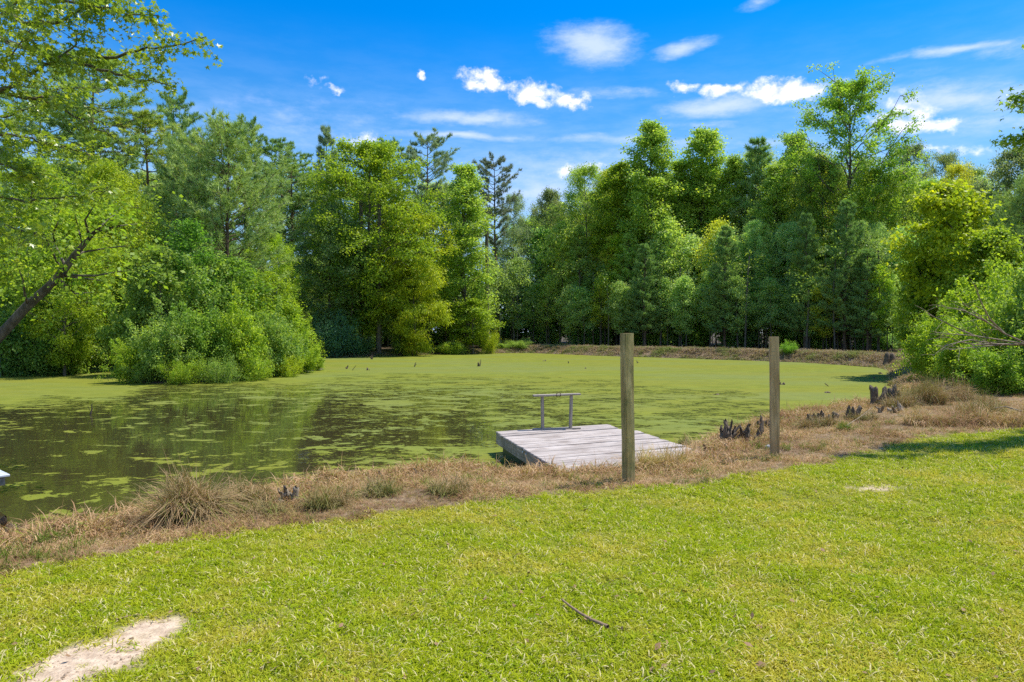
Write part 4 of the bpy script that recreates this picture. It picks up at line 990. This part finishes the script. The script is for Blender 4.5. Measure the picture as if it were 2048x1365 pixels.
put('soil_crumbs', P_, [pebble(g) for _ in range(4)], .4 + 1.3 * g.random(len(P_)) ** 3, .5, .001, 'small pebbles and soil crumbs on the bare dirt patches', 'pebbles')

# tussocks of rush along the shore
def tussock(px, py, rad, hgt, n, label, mat=None, lean=.9):
    p = ground_at(px, py); V, Fq, Ft, r = blades(int(n * 1.5), rad * .78, hgt * 1.1, .0075, g, lean * .75, 4, .5)
    V[:, 2] *= 1 + .35 * np.sin(V[:, 0] * 9 / rad * .3 + px) * np.sin(V[:, 1] * 7 / rad * .3 + py)
    me = make_mesh('tussock', V, [Fq, Ft], mat or M_RUSH, {'rnd': ('FACE', r)})
    o = link('rush_tussock', me, loc=(p.x, p.y, p.z - .03)); o.scale = (1, 1, 1)
    tag(o, label, 'tussock'); return o
tussock(378, 1046, .34, .55, 1500, 'largest round rush tussock, brown-green, on the bank at left over open water')
tussock(338, 1046, .22, .3, 400, 'lower rush fringe on the left flank of the largest tussock')
tussock(494, 1012, .24, .30, 600, 'second rush tussock right of the largest one, beside the grey stump')
tussock(520, 1035, .34, .2, 600, 'low green-brown rush mat in front of the grey stump')
tussock(655, 1015, .3, .26, 600, 'rush tussock on the bank left of the dock, right of the grey stump')
tussock(760, 990, .26, .22, 400, 'low rush tussock midway between the grey stump and the dock')
tussock(900, 985, .3, .25, 500, 'rush tussock on the bank just left of the dock corner')
tussock(1375, 890, .25, .2, 400, 'tussock at the right-hand edge of the dock deck')
tussock(1480, 880, .36, .36, 700, 'rush tussock growing among the dark stump left of the right post')
tussock(1615, 856, .3, .26, 500, 'rusty tussock directly right of the right post at the waterline')
tussock(1648, 852, .3, .28, 500, 'second rusty tussock right of the right post')
tussock(1720, 838, .42, .26, 500, 'low tussock at the waterline midway between right post and thicket')
tussock(1800, 815, .42, .42, 700, 'rush tussock right of the tall jagged stump')
tussock(1850, 808, .6, .7, 1100, 'big green-brown rush clump at the foot of the right thicket', lean=.6)
tussock(1905, 800, .6, .6, 900, 'dark rush clump under the leafy shrub at right')
tussock(1930, 850, .6, .42, 900, 'pale dead grass heap on the right bank, front of the thicket', M_DRY, 1.2)
tussock(1850, 850, .5, .36, 800, 'pale dead grass heap below the big rush clump', M_DRY, 1.2)
tussock(2010, 850, .6, .42, 900, 'pale dead grass heap at the right edge of the photo', M_DRY, 1.2)
tussock(1225, 952, .35, .24, 420, 'straw tuft against the dock front, just left of the left post', M_DRY, 1.1)
tussock(1325, 938, .42, .42, 700, 'straw heap over the dock edge right of the left post', M_DRY, 1.1)
tussock(1400, 926, .42, .36, 700, 'straw heap hiding the right corner of the dock', M_DRY, 1.1)
tussock(1290, 945, .35, .32, 500, 'low straw tuft in front of the middle of the dock front', M_DRY, 1.1)
tussock(1960, 830, .6, .5, 700, 'reddish brown dead rush heap in the brush at right', lean=1.0)
tussock(1760, 870, .5, .2, 500, 'flattened straw heap on the right bank below the jagged stump', M_DRY, 1.4)
tussock(110, 1090, .2, .22, 160, 'tall thin weed clump at the waterline near the left edge', M_WEED, .8)
tussock(1690, 800 + 60, .2, .18, 200, 'small green weed clump in the straw right of the right post', M_WEED, .7)

# ------------------------------------------------------------------ stumps, snags, sticks
def stump(px, py, n, rad, hgt, label, name='jagged_stump', mat=None, lean=.5, seed=0, z=None, cat='stump', thick=.05, p=None):
    g = np.random.default_rng(seed + int(px)); p = p or ground_at(px, py)
    tb = Tubes(6)
    for k in range(n):
        a = g.random() * 6.283; r = rad * math.sqrt(g.random()); b = np.array([math.cos(a) * r, math.sin(a) * r * .6, -.05])
        h = hgt * (.45 + .75 * g.random()); d = np.array([g.normal() * lean * .5, g.normal() * lean * .4, 1.]); d /= np.linalg.norm(d)
        t = thick * (.6 + .9 * g.random())
        pts = np.array([b, b + d * h * .35 + g.normal(size=3) * .01, b + d * h * .7 + g.normal(size=3) * .015, b + d * h * .88, b + d * h + g.normal(size=3) * .01])
        tb.add(pts, [t * 1.2, t, t * .8, t * .62, t * .12], 6)
        if g.random() < .5: tb.add(np.array([pts[1], pts[1] + norm(g.normal(size=3) + np.array([0, 0, .8])) * h * .5]), [t * .5, t * .1], 5)
    me = tb.mesh('stump', mat or M_STUMP, smooth=False)
    V = np.empty(len(me.vertices) * 3, np.float32); me.vertices.foreach_get('co', V); V += g.normal(size=len(V)) * .007; me.vertices.foreach_set('co', V); me.update()
    o = link(name, me, loc=(p.x, p.y, p.z)); tag(o, label, cat); return o
stump(575, 1008, 7, .15, .28, 'split grey stump of three weathered stubs on the bank left of the dock', mat=M_DEAD, lean=.7, thick=.034)
stump(415, 1035, 3, .06, .30, 'short pale broken stub buried in the largest rush tussock', mat=M_DEAD, lean=.2, thick=.035)
stump(8, 1080, 8, .13, .36, 'dark rotten stump cut by the left edge of the photo', thick=.07)
stump(820, 955, 5, .4, .2, 'row of thin dark stubs standing in the shallows left of the dock', lean=.35, thick=.014)
stump(1470, 885, 26, .42, .44, 'wide clump of black splintered stump stubs left of the right post', thick=.035, lean=.8)
stump(1412, 905, 9, .14, .2, 'small dark stump stub beside the right end of the dock', thick=.03)
stump(1448, 902, 7, .12, .16, 'smaller dark stub right of the one beside the dock', thick=.028)
stump(1528, 862, 14, .25, .34, 'black jagged stump touching the left side of the right post', thick=.045)
stump(1655, 845, 9, .25, .25, 'dark stump just right of the right post on the shoreline', thick=.04)
stump(1692, 838, 9, .3, .38, 'jagged black stump with leaning splinters, right of the right post', thick=.05)
stump(1628, 846, 6, .2, .24, 'dark low stub between the rusty tussocks', thick=.04)
stump(1772, 812, 14, .34, .62, 'tallest jagged brown stump on the right shore before the thicket', thick=.07)
stump(1790, 824, 10, .4, .3, 'tangle of grey dead roots at the foot of the tallest jagged stump', mat=M_DEAD, thick=.03, lean=1.2)
stump(1782, 728, 8, .3, .8, 'short brown stump on the far right mud by the dam end', thick=.16, lean=.15)
for (px, py, h, t, lb) in [(745, 719, .35, .05, 'dark forked snag in the duckweed near the far bank, below the willow'), (694, 738, .3, .05, 'small dark snag in the duckweed right of the island tip'),
        (704, 741, .5, .02, 'thin upright stick in the duckweed right of the island tip'), (736, 741, .2, .05, 'tiny snag in the duckweed, third right of the island tip'),
        (829, 734, .45, .04, 'leaning twig snag in the duckweed below the willow'), (958, 733, .45, .05, 'pointed snag in the duckweed at the middle of the pond'),
        (1089, 723, .2, .08, 'pair of dark lumps in the far duckweed right of the middle'), (1276, 727, .4, .03, 'small leaning snag in the far duckweed right of the left post'),
        (1138, 727, .18, .04, 'tiny snag in the far duckweed left of the left post'), (1171, 738, .15, .04, 'tiny dark speck of wood left of the left post'),
        (1660, 773, .42, .025, 'thin upright stub in the duckweed right of the right post'), (1652, 786, .1, .09, 'flat floating chunk of wood below the thin upright stub'),
        (1763, 748, .14, .08, 'line of dark lumps in the duckweed near the right bank'), (1748, 757, .12, .07, 'low dark lumps nearer the camera by the right bank'),
        (1565, 770, .22, .07, 'dark double lump in the duckweed touching the right post'), (1433, 790, .06, .08, 'faint floating bark scrap at the edge of the duckweed'),
        (180, 830, .45, .02, 'thin stick standing in the open water at left')]:
    d = CAMZ * F / (py - HOR)
    stump(px, py, 3 if t > .04 else 1, t * 1.8, h, lb, 'water_snag', thick=t * .8, cat='snag', p=Vector(((px - CX) / F * d, d, 0)), lean=.7)
def stick(pts, r0, r1, name, label, mat, cat='stick', rootn=None):
    P_ = np.array(pts, float); t = np.linspace(0, len(P_) - 1, 5 * len(P_)); S_ = np.stack([np.interp(t, np.arange(len(P_)), P_[:, k]) for k in range(3)], 1)
    k = np.ones(3) / 3
    for a in range(3): S_[1:-1, a] = np.convolve(S_[:, a], k, 'valid')
    S_[1:-1] += rng.normal(size=(len(S_) - 2, 3)) * r0 * .12
    b = S_[0].copy(); tb = Tubes(7); tb.add(S_ - b, np.linspace(r0, r1, len(S_)), 7, cap=True)
    return tag(link(name, tb.mesh(name, mat), loc=tuple(b)), label, cat)
gp = [ground_at(*q) for q in [(1216, 1270), (1188, 1259), (1160, 1243), (1140, 1230), (1124, 1216)]]
stick([(p.x, p.y, p.z + .035 + .004 * i_) for i_, p in enumerate(gp)], .011, .006, 'fallen_stick', 'curved bare stick lying on the lawn near the bottom middle', M_TWIG)
gp = [ground_at(*q) for q in [(232, 1246), (258, 1238), (285, 1234)]]
stick([(p.x, p.y, p.z + .012) for p in gp], .006, .003, 'fallen_stick', 'thin brown twig lying on the pale bare dirt patch', M_TWIG)
gp = [ground_at(*q) for q in [(1690, 862), (1720, 848), (1745, 832)]]
stick([(p.x, p.y, p.z + .08 + .06 * i_) for i_, p in enumerate(gp)], .008, .005, 'fallen_stick', 'pale dead stick lying in the straw right of the right post', M_DEAD)
gp = [ground_at(*q) for q in [(2048, 845), (2010, 832), (1990, 835)]]
stick([(p.x, p.y, p.z + .2) for p in gp], .02, .01, 'fallen_stick', 'pale broken branch on the brush at the right edge', M_DEAD)
# dead limbs over the thicket on the right
dbase = at_depth(2120, 700, 20.5); dz = H1(dbase.x, dbase.y); dead = empty('dead_branch_tree', (dbase.x, dbase.y, dz)); tag(dead, 'bare grey dead branches sprawling over the leafy thicket at right', 'dead tree')
B = np.array([dbase.x, dbase.y, dz]); g3 = np.random.default_rng(13)
tb = Tubes(7); tb.add(np.array([[0, 0, 0], np.array(at_depth(2085, 705, 20.3)) - B, np.array(at_depth(2060, 690, 20)) - B]), [.09, .06, .05], 8); link('trunk', tb.mesh('dead_trunk', M_DEAD), dead)
for pts in [((2060, 690), (2010, 668), (1975, 645), (1950, 625), (1925, 605)), ((2060, 690), (2000, 680), (1950, 672), (1900, 668), (1870, 665)), ((2060, 690), (1990, 688), (1940, 680), (1895, 690), (1865, 712)),
            ((2060, 690), (2000, 690), (1950, 695), (1900, 700)), ((2010, 668), (1980, 640), (1960, 600), (1950, 570)), ((1950, 672), (1910, 655), (1880, 640), (1850, 625)), ((1975, 645), (1930, 622), (1880, 612)),
            ((1990, 688), (1950, 690), (1915, 683), (1890, 672))]:
    q = np.array([tuple(at_depth(a, b_, 20 - .35 * k_ + g3.normal() * .1)) for k_, (a, b_) in enumerate(pts)]) - B
    lb = Tubes(5); lb.add(q, np.linspace(.028, .006, len(q)), 5)
    for k_ in range(9):
        f = g3.random() * (len(q) - 1); a = np.array([np.interp(f, np.arange(len(q)), q[:, m_]) for m_ in range(3)]); dd = norm(norm(q[-1] - q[0]) + g3.normal(size=3) * .5)
        lb.add(bez(a, a + dd * (.3 + .5 * g3.random()), .05, 4), [.008, .006, .005, .003], 4)
    link('limb', lb.mesh('dead_limb', M_DEAD), dead)
# rock at the foot of the right post
def rock(px, py, r, label):
    p = ground_at(px, py); import bmesh
    bm = bmesh.new(); bmesh.ops.create_icosphere(bm, subdivisions=2, radius=r)
    for v in bm.verts: v.co *= 1 + rng.normal() * .12; v.co.z *= .6
    me = bpy.data.meshes.new('rock'); bm.to_mesh(me); bm.free(); me.materials.append(M_STONE)
    tag(link('rock', me, loc=(p.x, p.y, p.z + r * .5)), label, 'rock')
rock(1537, 898, .055, 'small grey stone at the left foot of the right post')

# ------------------------------------------------------------------ posts
def post(px_top, py_top, px_bot, py_bot, w, dist, mat, rz, name, label):
    b = at_depth(px_bot, py_bot, dist); t = at_depth(px_top, py_top, dist); gz = H1(b.x, b.y)
    import bmesh
    bm = bmesh.new(); bmesh.ops.create_cube(bm, size=1); L_ = t.z - gz + .15
    bmesh.ops.scale(bm, vec=(w, w, L_), verts=bm.verts)
    bmesh.ops.translate(bm, vec=(0, 0, L_ / 2 - .15), verts=bm.verts)
    ve = [e for e in bm.edges if abs(e.verts[0].co.z - e.verts[1].co.z) > .5]
    bmesh.ops.subdivide_edges(bm, edges=ve, cuts=14)
    bmesh.ops.bevel(bm, geom=[e for e in bm.edges if abs(abs(e.verts[0].co.x) - w / 2) < 1e-4 and abs(abs(e.verts[0].co.y) - w / 2) < 1e-4 and abs(e.verts[0].co.x - e.verts[1].co.x) < 1e-4 and abs(e.verts[0].co.y - e.verts[1].co.y) < 1e-4], offset=.007, segments=2, affect='EDGES')
    g4 = np.random.default_rng(int(px_bot))
    for v in bm.verts:
        z = v.co.z; v.co.x += .004 * math.sin(z * 3.1 + px_bot) + .0012 * g4.normal(); v.co.y += .003 * math.sin(z * 2.3) + .0012 * g4.normal()
    me = bpy.data.meshes.new(name); bm.to_mesh(me); bm.free(); me.materials.append(mat)
    o = link(name, me, loc=(b.x, b.y, gz)); o.rotation_euler = (0, math.atan2(t.x - b.x, t.z - gz), rz)
    return tag(o, label, 'post')
post(1253, 667, 1257, 958, .125, 8.6, M_POSTM, R(24), 'wooden_post', 'left square post, mossy olive brown, standing in the straw in front of the dock')
post(1548, 674, 1550, 908, .130, 10.4, M_POSTC, R(-12), 'wooden_post', 'right square post, cleaner tan wood, standing alone by the dark stumps')

# ------------------------------------------------------------------ dock
A0 = Vector((.725, 9.75, .42)); u = Vector((.912, .410, 0)).normalized(); v = Vector((-.262, .965, 0)).normalized()
dock = empty('dock', (A0.x, A0.y, 0), math.atan2(u.y, u.x)); tag(dock, 'weathered grey plank dock floating at the near bank behind the left post', 'dock')
skew = -math.tan(math.atan2(v.y, v.x) - math.atan2(u.y, u.x) - R(90))   # side edges run slightly out of square
LEN, WB, NB = 3.98, 2.62, 20; bw = LEN / NB
g5 = np.random.default_rng(3)
for k in range(NB):
    yy = (k + .5) * bw
    wid = WB if k > NB * .7 else WB + .22 + .02 * g5.normal()
    x0 = skew * yy + g5.normal() * .008
    o = box_obj('plank', (wid, bw - .012 - .010 * g5.random(), .036), M_DECK, dock, (x0 + wid / 2, yy, .402 + g5.normal() * .004), (g5.normal() * .013, g5.normal() * .0015, g5.normal() * .002), .005)
ang = math.atan(-skew)
for nm, xo in (('side_joist', .03), ('side_joist', WB - .05), ('inner_joist', WB * .5)):
    box_obj(nm, (.042, LEN / math.cos(ang) - .03, .20), M_JOIST, dock, (skew * LEN / 2 + xo, LEN / 2, .28), (0, 0, ang), .004)
box_obj('end_joist', (WB + .1, .042, .20), M_JOIST, dock, ((WB + .1) / 2 + .02, .03, .28), (0, 0, 0), .004)
box_obj('end_joist', (WB - .1, .042, .20), M_JOIST, dock, (skew * LEN + WB / 2, LEN - .03, .28), (0, 0, 0), .004)
for yy in (3.1, 1.6):
    box_obj('float', (WB - .3, .9, .30), M_FLOAT, dock, (skew * yy + WB / 2 - .05, yy, .05), (0, 0, 0), .03)
for yy in (2.05, 1.85):
    o = box_obj('bolt_cap', (.012, .03, .03), M_WHITE, dock, (skew * yy + .005, yy, .345), (0, 0, ang), .004)
# rod rest / rail frame on the far side
yr = 3.80; xr = .86
rail = box_obj('rail_frame', (1.0, .10, .035), M_RAIL, dock, (skew * yr + xr + .42, yr - .08, .440), (0, 0, R(-14)), .004)
for sx in (-.30, .30):
    box_obj('rail_post', (.052, .085, .66), M_RAILV, rail, (sx, 0, .0175 + .33), (0, R(1.5 if sx > 0 else -1), 0), .004)
box_obj('rail_bar', (.99, .125, .034), M_RAIL, rail, (0, 0, .0175 + .66 + .018), (0, R(-1.0), 0), .004)
tb = Tubes(8); th = np.linspace(R(-60), R(240), 16); tb.add(np.stack([.046 * np.cos(th), 0 * th, .05 * np.sin(th)], 1), np.full(16, .0075), 7)
h = link('horseshoe', tb.mesh('horseshoe', M_RUST), rail); h.location = (.02, -.071, .70); h.rotation_euler = (R(12), 0, 0)
# dry needles heaped on the planks
g6 = np.random.default_rng(8); V, Fc = tufts(g6.normal(size=(60, 3)) * np.array([.10, .04, .004]), norm(g6.normal(size=(60, 3)) * np.array([1, 1, .1])), g6, 3, .06, .004, .3); V[:, 2] = np.abs(V[:, 2]) * .3 + .003
nd = link('dry_needles', make_mesh('dry_needles', V, Fc, M_DRY, {'rnd': ('FACE', g6.random(len(Fc)))})); q = A0 + u * 1.25 + v * .55; nd.location = (q.x, q.y, .422)
tag(nd, 'small heap of brown dry needles lying on the dock planks', 'dry needles', kind='stuff')

# pale platform corner and marker post cut by the left edge
pc = at_depth(20, 951, 9.8); pl = empty('swim_platform', (pc.x, pc.y, 0), R(50)); tag(pl, 'pale grey platform corner sticking in at the left edge above the water', 'platform')
for k in range(8): box_obj('plank', (2.0, .14, .03), M_PALE, pl, (-1.0, .07 + k * .145, pc.z), (0, 0, 0), .003)
box_obj('frame', (1.94, 1.1, .12), M_JOIST, pl, (-1.02, .58, pc.z - .08), (0, 0, 0), .005)
for xx, yy in ((-.25, .2), (-.25, .95), (-1.8, .2), (-1.8, .95)): box_obj('leg', (.09, .09, .9), M_JOIST, pl, (xx, yy, pc.z - .58), (0, 0, 0), .005)
mp = at_depth(-2, 756, 36); tb = Tubes(10); tb.add(np.array([[0, 0, -.4], [0, 0, .5], [0, 0, 1.0]]), [.06, .06, .06], 10, cap=True)
tag(link('marker_pole', tb.mesh('marker_pole', M_PALE), loc=(mp.x, mp.y, 0)), 'pale pole standing in the far water at the left edge', 'pole')
